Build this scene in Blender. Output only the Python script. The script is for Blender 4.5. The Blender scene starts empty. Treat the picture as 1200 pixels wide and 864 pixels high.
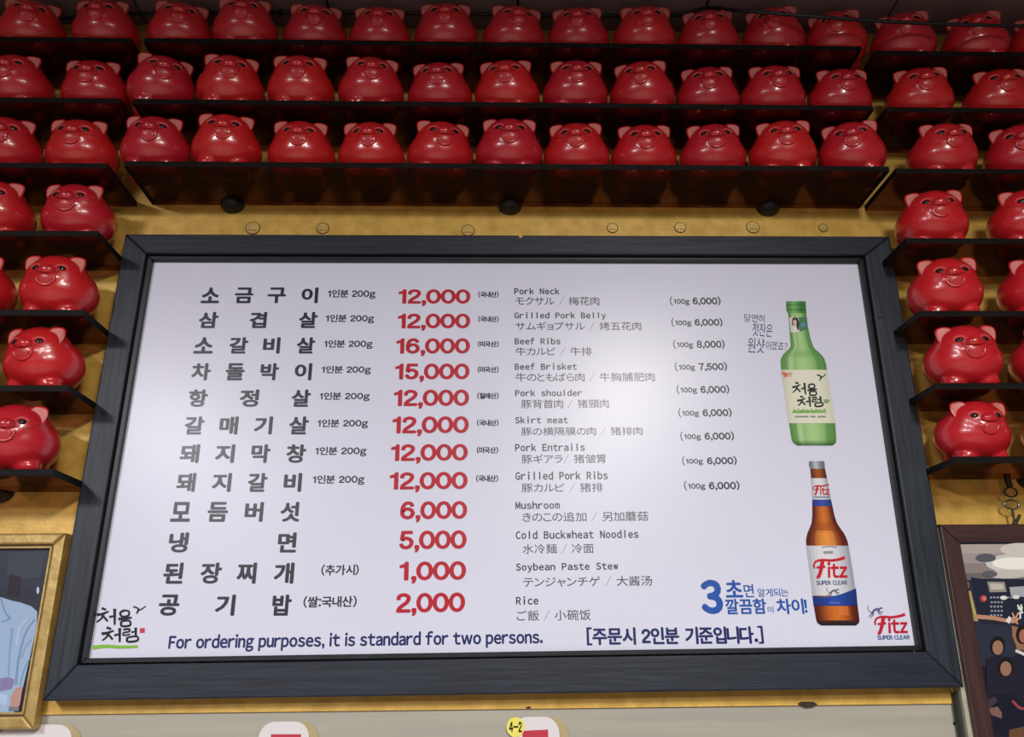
import bpy, bmesh, math, random
from mathutils import Vector, Matrix
from mathutils.bvhtree import BVHTree

random.seed(7)
scene = bpy.context.scene
COL = scene.collection

# ---------------------------------------------------------------- camera
FPX, CXP, CYP = 970.0, 600.0, 432.0
YAW, PITCH, ROLL = -0.03112135, 0.33766024, -0.01045662
CAM = Vector((-0.0411128, -1.58827721, -0.0119105))


def cam_axes():
    r = Vector((math.cos(YAW), math.sin(YAW), 0))
    fw = Vector((-math.sin(YAW), math.cos(YAW), 0))
    u = Vector((0, 0, 1))
    c, s = math.cos(PITCH), math.sin(PITCH)
    fw, u = c * fw + s * u, c * u - s * fw
    c, s = math.cos(ROLL), math.sin(ROLL)
    r, u = c * r + s * u, c * u - s * r
    return r, u, fw


CR, CU, CF = cam_axes()
cam_data = bpy.data.cameras.new('camera')
cam_data.sensor_width = 36.0
cam_data.lens = FPX / 1200.0 * 36.0
cam_data.clip_start = 0.01
cam = bpy.data.objects.new('camera', cam_data)
COL.objects.link(cam)
cam.matrix_world = Matrix(((CR.x, CU.x, -CF.x, CAM.x), (CR.y, CU.y, -CF.y, CAM.y),
                           (CR.z, CU.z, -CF.z, CAM.z), (0, 0, 0, 1)))
scene.camera = cam


def at(px, py, y):
    """the point of the wall-parallel plane Y = y that the photograph shows at this place"""
    d = CF + (px - CXP) / FPX * CR + (CYP - py) / FPX * CU
    return CAM + d * ((y - CAM.y) / d.y)


# ---------------------------------------------------------------- world, lamps, exposure
world = bpy.data.worlds.new('dim_room')
scene.world = world
world.use_nodes = True
world.node_tree.nodes['Background'].inputs[0].default_value = (0.95, 0.95, 1.0, 1)
world.node_tree.nodes['Background'].inputs[1].default_value = 0.095
scene.view_settings.view_transform = 'Standard'
scene.view_settings.look = 'None'
scene.view_settings.exposure = 0.0
scene.view_settings.gamma = 1.0
scene.view_settings.use_curve_mapping = False


def ceiling_lamp(loc, sx, sy, power, colour):
    l = bpy.data.lights.new('ceiling_lamp_light', 'AREA')
    l.shape = 'RECTANGLE'
    l.size, l.size_y = sx, sy
    l.energy = power
    l.color = colour
    o = bpy.data.objects.new('ceiling_lamp_light', l)
    o.location = loc                      # faces straight down from the ceiling
    COL.objects.link(o)
    return o


CEIL = 1.43
ceiling_lamp((0.735, -2.95, CEIL - 0.02), 0.34, 1.10, 134, (1.0, 0.96, 0.89))
ceiling_lamp((0.780, -5.20, CEIL - 0.02), 0.34, 1.10, 126, (0.99, 0.97, 0.92))
ceiling_lamp((-2.10, -3.60, CEIL - 0.02), 0.34, 1.10, 176, (0.99, 0.96, 0.99))
ceiling_lamp((-2.20, -5.80, CEIL - 0.02), 0.34, 1.10, 138, (0.98, 0.97, 1.0))


# ---------------------------------------------------------------- materials
def lin(c):
    return tuple(((v / 255) / 12.92 if v / 255 <= 0.04045 else ((v / 255 + 0.055) / 1.055) ** 2.4) for v in c)


def principled(name):
    m = bpy.data.materials.new(name)
    m.use_nodes = True
    return m, m.node_tree, m.node_tree.nodes['Principled BSDF']


def mat(name, col, rough=0.5, metal=0.0, spec=0.5, coat=0.0, vary=0.0, scale=8.0, stretch=(1, 1, 1),
        bump=0.0, bscale=None, rnd=0.0, col2=None, detail=4.0, coords='Object'):
    """colour with procedural mottling, relief and per-object variation"""
    m, nt, b = principled(name)
    N, L = nt.nodes, nt.links
    b.inputs['Roughness'].default_value = rough
    b.inputs['Metallic'].default_value = metal
    b.inputs['Specular IOR Level'].default_value = spec
    b.inputs['Coat Weight'].default_value = coat
    b.inputs['Coat Roughness'].default_value = 0.12
    tc = N.new('ShaderNodeTexCoord')
    mp = N.new('ShaderNodeMapping')
    mp.inputs['Scale'].default_value = stretch
    L.new(tc.outputs[coords], mp.inputs['Vector'])
    nz = N.new('ShaderNodeTexNoise')
    nz.inputs['Scale'].default_value = scale
    nz.inputs['Detail'].default_value = detail
    nz.inputs['Roughness'].default_value = 0.6
    L.new(mp.outputs[0], nz.inputs['Vector'])
    ramp = N.new('ShaderNodeValToRGB')
    c2 = col2 if col2 else tuple(min(1, v * (1 + vary)) for v in col)
    c1 = col if col2 else tuple(v * (1 - vary) for v in col)
    ramp.color_ramp.elements[0].position = 0.36
    ramp.color_ramp.elements[1].position = 0.68
    ramp.color_ramp.elements[0].color = (*c1, 1)
    ramp.color_ramp.elements[1].color = (*c2, 1)
    L.new(nz.outputs['Fac'], ramp.inputs['Fac'])
    out = ramp.outputs['Color']
    if rnd > 0:
        oi0 = N.new('ShaderNodeObjectInfo')
        oi = N.new('ShaderNodeTexWhiteNoise')        # the same for every part of one thing
        oi.noise_dimensions = '3D'
        L.new(oi0.outputs['Location'], oi.inputs['Vector'])
        mr = N.new('ShaderNodeMapRange')
        mr.inputs['To Min'].default_value = 1 - rnd
        mr.inputs['To Max'].default_value = 1 + rnd
        L.new(oi.outputs['Value'], mr.inputs['Value'])
        hs = N.new('ShaderNodeHueSaturation')
        L.new(mr.outputs[0], hs.inputs['Value'])
        L.new(out, hs.inputs['Color'])
        mr2 = N.new('ShaderNodeMapRange')
        mr2.inputs['To Min'].default_value = 0.498
        mr2.inputs['To Max'].default_value = 0.502
        L.new(oi.outputs['Value'], mr2.inputs['Value'])
        L.new(mr2.outputs[0], hs.inputs['Hue'])
        out = hs.outputs['Color']
    L.new(out, b.inputs['Base Color'])
    if bump > 0:
        bz = nz
        if bscale:
            bz = N.new('ShaderNodeTexNoise')
            bz.inputs['Scale'].default_value = bscale
            bz.inputs['Detail'].default_value = 3
            L.new(mp.outputs[0], bz.inputs['Vector'])
        bp = N.new('ShaderNodeBump')
        bp.inputs['Strength'].default_value = bump
        bp.inputs['Distance'].default_value = 0.01
        L.new(bz.outputs['Fac'], bp.inputs['Height'])
        L.new(bp.outputs[0], b.inputs['Normal'])
    return m


def print_mat(name, rough=0.33, spec=0.5):
    m, nt, b = principled(name)
    a = nt.nodes.new('ShaderNodeVertexColor')
    a.layer_name = 'Col'
    nt.links.new(a.outputs['Color'], b.inputs['Base Color'])
    b.inputs['Roughness'].default_value = rough
    b.inputs['Specular IOR Level'].default_value = spec
    return m


SHEET_ROUGH = 0.30
M = {}
M['pig'] = mat('pig_red_plastic', (0.57, 0.015, 0.024), 0.29, spec=0.6, coat=0.50, vary=0.08, scale=14, rnd=0.09)
M['ear_in'] = mat('pig_ear_pink', (0.62, 0.19, 0.165), 0.5, vary=0.06, scale=30)
M['tongue'] = mat('pig_tongue', (0.54, 0.04, 0.045), 0.3, vary=0.05, scale=30)
M['eye'] = mat('pig_eye_black', (0.008, 0.008, 0.010), 0.12, vary=0.1)
M['lid'] = mat('pig_eyelid_pink', (0.62, 0.10, 0.10), 0.4, vary=0.05)
M['crease'] = mat('pig_crease', (0.26, 0.007, 0.011), 0.4, vary=0.05)
M['nostril'] = mat('pig_nostril', (0.20, 0.006, 0.008), 0.5, vary=0.05)
M['shelf'] = None      # smoked acrylic, set below
M['bracket'] = mat('black_iron', (0.012, 0.012, 0.013), 0.5, vary=0.3, scale=40)
M['gold'] = mat('gold_leaf_wall', (0.58, 0.345, 0.062), 0.42, metal=0.12, spec=0.5, scale=30,
                col2=(0.78, 0.49, 0.11), bump=0.05, bscale=160, detail=8)
M['coin'] = mat('gold_coin', (0.66, 0.43, 0.13), 0.4, metal=0.4, vary=0.12, scale=60)
M['coin_line'] = mat('coin_outline', (0.13, 0.075, 0.02), 0.6, vary=0.2, scale=60)
M['wall'] = mat('cream_wall', (0.33, 0.325, 0.285), 0.6, scale=3.0, stretch=(0.35, 1, 9),
                col2=(0.43, 0.405, 0.335), bump=0.03, bscale=30)
M['ceil'] = mat('ceiling_panel_mauve', (0.21, 0.155, 0.165), 0.7, vary=0.10, scale=5, bump=0.04, bscale=50)
M['ceil_gap'] = mat('ceiling_gap', (0.010, 0.009, 0.010), 0.8, vary=0.1)
M['frame'] = mat('charcoal_painted_wood', (0.010, 0.014, 0.022), 0.45, scale=7, spec=0.35, stretch=(14, 14, 0.9),
                 col2=(0.028, 0.037, 0.052), bump=0.08, detail=7)
M['frame_h'] = mat('charcoal_painted_wood_level', (0.010, 0.014, 0.024), 0.45, scale=7, spec=0.35, stretch=(0.9, 14, 14),
                   col2=(0.019, 0.026, 0.043), bump=0.08, detail=7)
M['bead'] = mat('charcoal_bead', (0.010, 0.012, 0.017), 0.4, spec=0.35, vary=0.3, scale=20)
M['dark'] = mat('black_line', (0.004, 0.004, 0.006), 0.7, vary=0.1)
M['sheet'] = mat('vinyl_sheet', (0.68, 0.70, 0.85), SHEET_ROUGH, spec=0.32, vary=0.012, scale=3, bump=0.02, bscale=5)
M['print'] = print_mat('printed_ink', SHEET_ROUGH, 0.32)
M['photo'] = print_mat('photo_print', 0.16, 0.6)
M['giltframe'] = mat('gilt_frame', (0.36, 0.24, 0.075), 0.40, metal=0.4, scale=40,
                     col2=(0.55, 0.39, 0.14), bump=0.05, bscale=90, detail=7)
M['gilt_dark'] = mat('gilt_groove', (0.06, 0.035, 0.01), 0.5, vary=0.2, scale=30)
M['brown'] = mat('brown_picture_frame', (0.040, 0.018, 0.017), 0.32, scale=5, stretch=(16, 16, 1.2),
                 col2=(0.070, 0.032, 0.030), bump=0.08, detail=6)
M['brown_h'] = mat('brown_picture_frame_level', (0.040, 0.018, 0.017), 0.32, scale=5, stretch=(1.2, 16, 16),
                   col2=(0.070, 0.032, 0.030), bump=0.08, detail=6)
M['pale_edge'] = mat('pale_backing_edge', (0.42, 0.40, 0.33), 0.6, vary=0.15, scale=40)
M['green_edge'] = mat('dark_green_backing_shadow', (0.018, 0.024, 0.018), 0.6, vary=0.2, scale=40)
M['cable'] = mat('black_cable_rubber', (0.010, 0.011, 0.015), 0.45, vary=0.2, scale=50)
M['iron'] = mat('hook_metal', (0.20, 0.19, 0.15), 0.35, metal=0.9, vary=0.25, scale=60)
M['card'] = mat('white_card', (0.70, 0.68, 0.70), 0.45, vary=0.03, scale=6)
M['card_red'] = mat('card_red', (0.48, 0.022, 0.055), 0.45, vary=0.05, scale=8)
M['card_tan'] = mat('card_tan_shadow', (0.43, 0.34, 0.17), 0.5, vary=0.08, scale=12)
M['sticker'] = mat('yellow_sticker', (0.80, 0.72, 0.13), 0.5, vary=0.05, scale=20)
M['ink'] = mat('black_marker', (0.012, 0.012, 0.014), 0.5, vary=0.1)
M['dirt'] = mat('brown_grime', (0.035, 0.025, 0.015), 0.8, vary=0.3, scale=60)



def smoked_acrylic():
    """dark red-brown see-through plastic with a glossy skin"""
    m, nt, b = principled('smoked_acrylic')
    N, L = nt.nodes, nt.links
    nz = N.new('ShaderNodeTexNoise')
    nz.inputs['Scale'].default_value = 9
    rp = N.new('ShaderNodeValToRGB')
    rp.color_ramp.elements[0].color = (0.010, 0.006, 0.005, 1)
    rp.color_ramp.elements[1].color = (0.022, 0.011, 0.008, 1)
    L.new(nz.outputs['Fac'], rp.inputs['Fac'])
    L.new(rp.outputs['Color'], b.inputs['Base Color'])
    b.inputs['Roughness'].default_value = 0.38
    b.inputs['Specular IOR Level'].default_value = 0.16
    tr = N.new('ShaderNodeBsdfTransparent')
    tr.inputs['Color'].default_value = (0.62, 0.40, 0.33, 1)
    mx = N.new('ShaderNodeMixShader')
    mx.inputs['Fac'].default_value = 0.64
    L.new(b.outputs[0], mx.inputs[1])
    L.new(tr.outputs[0], mx.inputs[2])
    L.new(mx.outputs[0], N['Material Output'].inputs['Surface'])
    return m


M['shelf'] = smoked_acrylic()
M['edge'] = mat('shelf_edge_black', (0.007, 0.0055, 0.005), 0.55, spec=0.12, vary=0.4, scale=25, stretch=(0.4, 4, 4))


# ---------------------------------------------------------------- mesh helpers
def link(name, me, parent=None, material=None, smooth=False):
    if material is not None:
        me.materials.clear()
        me.materials.append(material)
    if smooth:
        for p in me.polygons:
            p.use_smooth = True
    o = bpy.data.objects.new(name, me)
    COL.objects.link(o)
    o.parent = parent
    return o


def empty(name, loc, label=None, cat=None, group=None, kind=None):
    o = bpy.data.objects.new(name, None)
    o.empty_display_size = 0.02
    o.location = loc
    COL.objects.link(o)
    return tag(o, label, cat, group, kind)


def tag(o, label=None, cat=None, group=None, kind=None):
    if label:
        o['label'] = label
    if cat:
        o['category'] = cat
    if group:
        o['group'] = group
    if kind:
        o['kind'] = kind
    return o


def mesh_from(name, verts, faces):
    me = bpy.data.meshes.new(name)
    me.from_pydata([tuple(v) for v in verts], [], faces)
    me.update()
    return me


def bm_mesh(name, bm):
    me = bpy.data.meshes.new(name)
    bmesh.ops.recalc_face_normals(bm, faces=bm.faces)
    bm.to_mesh(me)
    bm.free()
    return me


def box_mesh(name, lo, hi, bev=0.0):
    bm = bmesh.new()
    bmesh.ops.create_cube(bm, size=1)
    for v in bm.verts:
        v.co = Vector([(lo[i] + hi[i]) / 2 + v.co[i] * (hi[i] - lo[i]) for i in range(3)])
    if bev:
        bmesh.ops.bevel(bm, geom=bm.edges[:], offset=bev, segments=2, profile=0.6, affect='EDGES')
    return bm_mesh(name, bm)


def prism_mesh(name, pts, y0, y1, bev=0.0, org=(0, 0, 0)):
    """polygon of (x, z) points, from depth y0 (front) to y1 (back)"""
    bm = bmesh.new()
    a = [bm.verts.new((x - org[0], y0 - org[1], z - org[2])) for x, z in pts]
    b = [bm.verts.new((x - org[0], y1 - org[1], z - org[2])) for x, z in pts]
    n = len(pts)
    f = bm.faces.new(a)
    bm.faces.new(b[::-1])
    for i in range(n):
        bm.faces.new((a[i], b[i], b[(i + 1) % n], a[(i + 1) % n]))
    if bev:
        bmesh.ops.bevel(bm, geom=list(f.edges), offset=bev, segments=2, profile=0.5, affect='EDGES')
    return bm_mesh(name, bm)


def ellipsoid(bm, c, r, seg=24, rings=14, rot=None):
    res = bmesh.ops.create_uvsphere(bm, u_segments=seg, v_segments=rings, radius=1)
    for v in res['verts']:
        p = Vector((v.co.x * r[0], v.co.y * r[1], v.co.z * r[2]))
        if rot:
            p = rot @ p
        v.co = p + Vector(c)
    return res['verts']


def tube_mesh(name, pts, rad, seg=8, taper=False):
    bm = bmesh.new()
    rings = []
    pts = [Vector(p) for p in pts]
    n = len(pts)
    for i, p in enumerate(pts):
        t = (pts[min(i + 1, n - 1)] - pts[max(i - 1, 0)]).normalized()
        a = t.cross(Vector((0, 1, 0)))
        if a.length < 1e-3:
            a = t.cross(Vector((1, 0, 0)))
        a.normalize()
        b = t.cross(a)
        r = rad[i] if isinstance(rad, (list, tuple)) else rad
        rings.append([bm.verts.new(p + r * (math.cos(q) * a + math.sin(q) * b))
                      for q in (2 * math.pi * k / seg for k in range(seg))])
    for i in range(n - 1):
        for k in range(seg):
            bm.faces.new((rings[i][k], rings[i][(k + 1) % seg], rings[i + 1][(k + 1) % seg], rings[i + 1][k]))
    bm.faces.new(rings[0][::-1])
    bm.faces.new(rings[-1])
    return bm_mesh(name, bm)


def ring_mesh(name, c, R, r, axis='Y', seg=28, sub=8, sx=1.0, sz=1.0):
    bm = bmesh.new()
    vs = []
    for i in range(seg):
        a = 2 * math.pi * i / seg
        row = []
        for k in range(sub):
            b = 2 * math.pi * k / sub
            d = R + r * math.cos(b)
            p = Vector((d * math.cos(a) * sx, r * math.sin(b), d * math.sin(a) * sz))
            if axis == 'X':
                p = Vector((p.y, p.x, p.z))
            row.append(bm.verts.new(p + Vector(c)))
        vs.append(row)
    for i in range(seg):
        for k in range(sub):
            bm.faces.new((vs[i][k], vs[(i + 1) % seg][k], vs[(i + 1) % seg][(k + 1) % sub], vs[i][(k + 1) % sub]))
    return bm_mesh(name, bm)


def smooth_path(pts, n=8):
    """Catmull-Rom through the points"""
    out = []
    P = [Vector(p) for p in pts]
    for i in range(len(P) - 1):
        p0, p1, p2, p3 = P[max(i - 1, 0)], P[i], P[i + 1], P[min(i + 2, len(P) - 1)]
        for k in range(n):
            t = k / n
            out.append(0.5 * ((2 * p1) + (p2 - p0) * t + (2 * p0 - 5 * p1 + 4 * p2 - p3) * t * t
                              + (3 * p1 - p0 - 3 * p2 + p3) * t ** 3))
    out.append(P[-1])
    return out


# flat print: coloured faces lying on a wall-parallel plane
class Print:
    def __init__(self):
        self.v, self.f, self.c = [], [], []
        self.n = 0

    def poly(self, pts, col, y):
        """pts: photograph places of the corners on plane y"""
        i = len(self.v)
        self.v += [at(px, py, y) for px, py in pts]
        self.f.append(list(range(i, i + len(pts))))
        self.c.append(lin(col))

    def poly3(self, pts, col):
        i = len(self.v)
        self.v += [Vector(p) for p in pts]
        self.f.append(list(range(i, i + len(pts))))
        self.c.append(lin(col))

    def oval(self, cx, cy, rx, ry, col, y, n=18, rot=0):
        c, s = math.cos(rot), math.sin(rot)
        self.n += 1
        y = y - 0.00006 * (self.n % 12)
        self.poly([(cx + rx * math.cos(a) * c - ry * math.sin(a) * s, cy + rx * math.cos(a) * s + ry * math.sin(a) * c)
                   for a in (2 * math.pi * k / n for k in range(n))], col, y)

    def ribbon(self, pts, w, col, y, n=5):
        self.n += 1
        y = y - 0.00004 * (self.n % 12)           # strokes lie over one another
        path = [(p.x, p.y) for p in smooth_path([(a, b, 0) for a, b in pts], n)]
        m = len(path)
        L, R = [], []
        for i, (x, z) in enumerate(path):
            x0, z0 = path[max(i - 1, 0)]
            x1, z1 = path[min(i + 1, m - 1)]
            dx, dz = x1 - x0, z1 - z0
            q = math.hypot(dx, dz) or 1
            t = i / (m - 1)
            ww = w if not isinstance(w, tuple) else w[0] + (w[1] - w[0]) * t
            L.append((x - dz / q * ww / 2, z + dx / q * ww / 2))
            R.append((x + dz / q * ww / 2, z - dx / q * ww / 2))
        for i in range(m - 1):
            self.poly([L[i], L[i + 1], R[i + 1], R[i]], col, y)

    def grid(self, rows, colour, y, nx=16):
        """rows: (py, left px, right px); colour(s in -1..1, row index, py) -> sRGB"""
        for j in range(len(rows) - 1):
            for i in range(nx):
                a, b = i / nx, (i + 1) / nx
                q = [(rows[j][1] + (rows[j][2] - rows[j][1]) * a, rows[j][0]),
                     (rows[j][1] + (rows[j][2] - rows[j][1]) * b, rows[j][0]),
                     (rows[j + 1][1] + (rows[j + 1][2] - rows[j + 1][1]) * b, rows[j + 1][0]),
                     (rows[j + 1][1] + (rows[j + 1][2] - rows[j + 1][1]) * a, rows[j + 1][0])]
                self.poly(q, colour((a + b) - 1, j, (rows[j][0] + rows[j + 1][0]) / 2), y)

    def add_mesh(self, verts, faces, col):
        i = len(self.v)
        self.v += [Vector(p) for p in verts]
        self.f += [[i + k for k in f] for f in faces]
        self.c += [lin(col)] * len(faces)

    def build(self, name, parent, material=None, label=None):
        me = bpy.data.meshes.new(name)
        o0 = parent.matrix_world.translation if parent else Vector()
        loc = Vector()
        p = parent
        while p:
            loc += p.location
            p = p.parent
        me.from_pydata([tuple(v - loc) for v in self.v], [], self.f)
        at_ = me.color_attributes.new('Col', 'FLOAT_COLOR', 'CORNER')
        flat = []
        for fi, f in enumerate(self.f):
            flat += [*self.c[fi], 1.0] * len(f)
        at_.data.foreach_set('color', flat)
        # every face looks out of the wall
        bm = bmesh.new()
        bm.from_mesh(me)
        bm.normal_update()
        bmesh.ops.reverse_faces(bm, faces=[f for f in bm.faces if f.normal.y > 0])
        bm.to_mesh(me)
        bm.free()
        o = link(name, me, parent, material or M['print'])
        if label:
            o['label'] = label
        return o


# ---------------------------------------------------------------- the setting
WALL, GOLD = 0.030, 0.025          # face of the cream wall, face of the gold panel in front of it
GOLD_Z0 = -0.097
wall = link('wall_back', box_mesh('wall_back', (-5.0, WALL, -1.5), (5.0, WALL + 0.12, CEIL + 0.02)), None, M['wall'])
tag(wall, 'cream plaster wall below the gold panel', None, None, 'structure')
gold = link('gold_panel', box_mesh('gold_panel', (-2.6, GOLD, GOLD_Z0), (2.6, WALL, CEIL)), wall, M['gold'])
gold['label'] = 'gold leaf panel covering the upper wall'
for px, py, r in [(296.5, 267.5, 8), (378.5, 268, 7), (548.5, 270.5, 7.2), (717.5, 267.5, 6.2), (797, 267, 6.6),
                  (882, 266.5, 7.6), (964.5, 267.5, 5.2)]:
    c = at(px, py, GOLD)
    R = r / 515.0 * 0.95
    n = 28
    disc = prism_mesh('coin_relief', [(c.x + R * math.cos(2 * math.pi * k / n), c.z + R * math.sin(2 * math.pi * k / n))
                                      for k in range(n)], GOLD - 0.0022, GOLD, 0.0008)
    d = link('coin_relief', disc, gold, M['coin'])
    link('coin_rim', ring_mesh('coin_rim', (c.x, GOLD - 0.0015, c.z), R, 0.0010), gold, M['coin_line'])
    for s in (-0.45, 0.0, 0.45):
        link('coin_mark', box_mesh('coin_mark', (c.x + s * R - 0.0014, GOLD - 0.0028, c.z - 0.5 * R),
                                   (c.x + s * R + 0.0014, GOLD - 0.0022, c.z - 0.3 * R)), gold, M['coin_line'])

floor = link('floor', box_mesh('floor', (-5.0, -8.0, -1.56), (5.0, 0.15, -1.5)), None, mat('floor_tile', (0.17, 0.13, 0.105), 0.5, vary=0.12, scale=3))
tag(floor, 'plain brown restaurant floor far below the menu board', None, None, 'structure')

# ceiling: dark panels with open black seams
ceil = link('ceiling', box_mesh('ceiling', (-5.0, -8.0, CEIL), (5.0, 0.15, CEIL + 0.1)), None, M['ceil_gap'])
tag(ceil, 'dim mauve panelled ceiling with black seams', None, None, 'structure')
XS = [-0.853 + 0.441 * k for k in range(-4, 9)]
YS = [0.03, -0.43, -0.87, -1.31, -1.75, -2.19]
for i in range(len(XS) - 1):
    for j in range(len(YS) - 1):
        link('ceiling_panel', box_mesh('ceiling_panel', (XS[i] + 0.003, YS[j + 1] + 0.003, CEIL - 0.008),
                                       (XS[i + 1] - 0.003, YS[j] - 0.003, CEIL + 0.001), 0.001), ceil, M['ceil'])

# ---------------------------------------------------------------- menu board
FR = [(-0.802, 0.839), (0.827, 0.842), (0.814, -0.068), (-0.814, -0.073)]      # outer corners, TL TR BR BL
SH = [(-0.7434, 0.7839), (0.7565, 0.7859), (0.746, 0.0039), (-0.754, -0.0036)]  # the sheet


def grow(q, d):
    return [(q[0][0] - d, q[0][1] + d), (q[1][0] + d, q[1][1] + d), (q[2][0] + d, q[2][1] - d), (q[3][0] - d, q[3][1] - d)]


LIP = grow(SH, 0.0105)
board = empty('menu_board', (0, 0, -0.07), 'large framed white menu board of grilled pork dishes and prices', 'menu board')
BO = (0, 0, -0.07)


def rail(q_out, q_in, i, y0, y1, name, m, bev=0.0015, parent=board, org=BO):
    j = (i + 1) % 4
    o = link(name, prism_mesh(name, [q_out[i], q_out[j], q_in[j], q_in[i]], y0, y1, bev, org), parent, m)
    return o


for i in range(4):
    rail(FR, LIP, i, -0.020, GOLD, 'frame_rail', M['frame_h'] if i % 2 == 0 else M['frame'], 0.003)
G1 = grow(LIP, -0.0018)
for i in range(4):
    rail(G1, grow(SH, -0.0005), i, -0.011, GOLD - 0.002, 'frame_bead', M['bead'], 0.0015)
link('backing_board', prism_mesh('backing_board', grow(SH, 0.008), 0.004, GOLD - 0.0005, 0, BO), board, M['dark'])
sheet = link('menu_sheet', prism_mesh('menu_sheet', grow(SH, 0.0002), 0.0, 0.004, 0, BO), board, M['sheet'])
sheet['label'] = 'glossy white vinyl sheet printed with the menu'

# ---- lettering on the sheet
TY = -0.0006


def slope(py):
    t = (py - 308) / (764.5 - 308)
    return 0.0024 + (-0.0155 - 0.0024) * t


FONT_JOBS = []


GLYPHS = {}


def wide(ch):
    """the full-width twin of a Latin character: a plain gothic letterform"""
    return chr(ord(ch) + 0xFEE0) if '!' <= ch <= '~' else ch


def stroke_glyph(paths, extra=(), w=0.086):
    """a plain grotesque numeral from centre lines"""
    V, F = [], []
    for pts, closed in paths:
        P = [(p.x, p.y) for p in smooth_path([(a, b, 0) for a, b in (pts + pts[:1] if closed else pts)], 5)]
        if closed:
            P = P[:-1]
        n = len(P)
        i0 = len(V)
        for i, (x, y) in enumerate(P):
            xa, ya = P[(i - 1) % n] if closed else P[max(i - 1, 0)]
            xb, yb = P[(i + 1) % n] if closed else P[min(i + 1, n - 1)]
            dx, dy = xb - xa, yb - ya
            q = math.hypot(dx, dy) or 1
            V += [(x - dy / q * w / 2, y + dx / q * w / 2), (x + dy / q * w / 2, y - dx / q * w / 2)]
        for i in range(n if closed else n - 1):
            j = (i + 1) % n
            F.append([i0 + 2 * i, i0 + 2 * i + 1, i0 + 2 * j + 1, i0 + 2 * j])
    for poly in extra:
        i0 = len(V)
        V += list(poly)
        F.append(list(range(i0, i0 + len(poly))))
    return V, F


def oval_pts(cx, cy, rx, ry, n=14):
    return [(cx + rx * math.cos(2 * math.pi * k / n), cy + ry * math.sin(2 * math.pi * k / n)) for k in range(n)]


GLYPHS[wide('0')] = stroke_glyph([(oval_pts(0.27, 0.365, 0.225, 0.322), True)])
GLYPHS[wide('1')] = stroke_glyph([], [[(0.225, 0), (0.315, 0), (0.315, 0.73), (0.250, 0.73), (0.225, 0.655)],
                                      [(0.225, 0.655), (0.06, 0.590), (0.06, 0.515), (0.225, 0.545)]])
GLYPHS[wide('2')] = stroke_glyph([([(0.075, 0.50), (0.10, 0.62), (0.25, 0.687), (0.41, 0.635), (0.445, 0.51), (0.37, 0.375),
                                    (0.22, 0.25), (0.11, 0.145), (0.085, 0.075)], False)], [[(0.035, 0), (0.49, 0), (0.49, 0.082), (0.035, 0.082)]])
GLYPHS[wide('5')] = stroke_glyph([([(0.125, 0.645), (0.105, 0.53), (0.085, 0.37)], False),
                                  ([(0.10, 0.36), (0.19, 0.43), (0.31, 0.43), (0.43, 0.34), (0.44, 0.20), (0.36, 0.08), (0.23, 0.043), (0.11, 0.09), (0.06, 0.19)], False)],
                                 [[(0.08, 0.645), (0.455, 0.645), (0.455, 0.73), (0.09, 0.73)]])
GLYPHS[wide('6')] = stroke_glyph([(oval_pts(0.275, 0.235, 0.20, 0.192), True),
                                  ([(0.455, 0.555), (0.40, 0.655), (0.275, 0.690), (0.15, 0.62), (0.085, 0.46), (0.072, 0.30)], False)])
GLYPHS[wide('l')] = stroke_glyph([], [[(0, 0), (0.085, 0), (0.085, 0.77), (0, 0.77)]])
GLYPHS[wide(',')] = stroke_glyph([], [[(0, 0.125), (0.115, 0.125), (0.115, 0.0), (0.085, -0.085), (0.02, -0.145), (0.02, -0.095), (0.05, -0.05), (0.055, 0), (0, 0)]])


def glyph(ch):
    if ch != ' ':
        GLYPHS.setdefault(ch, None)


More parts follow.
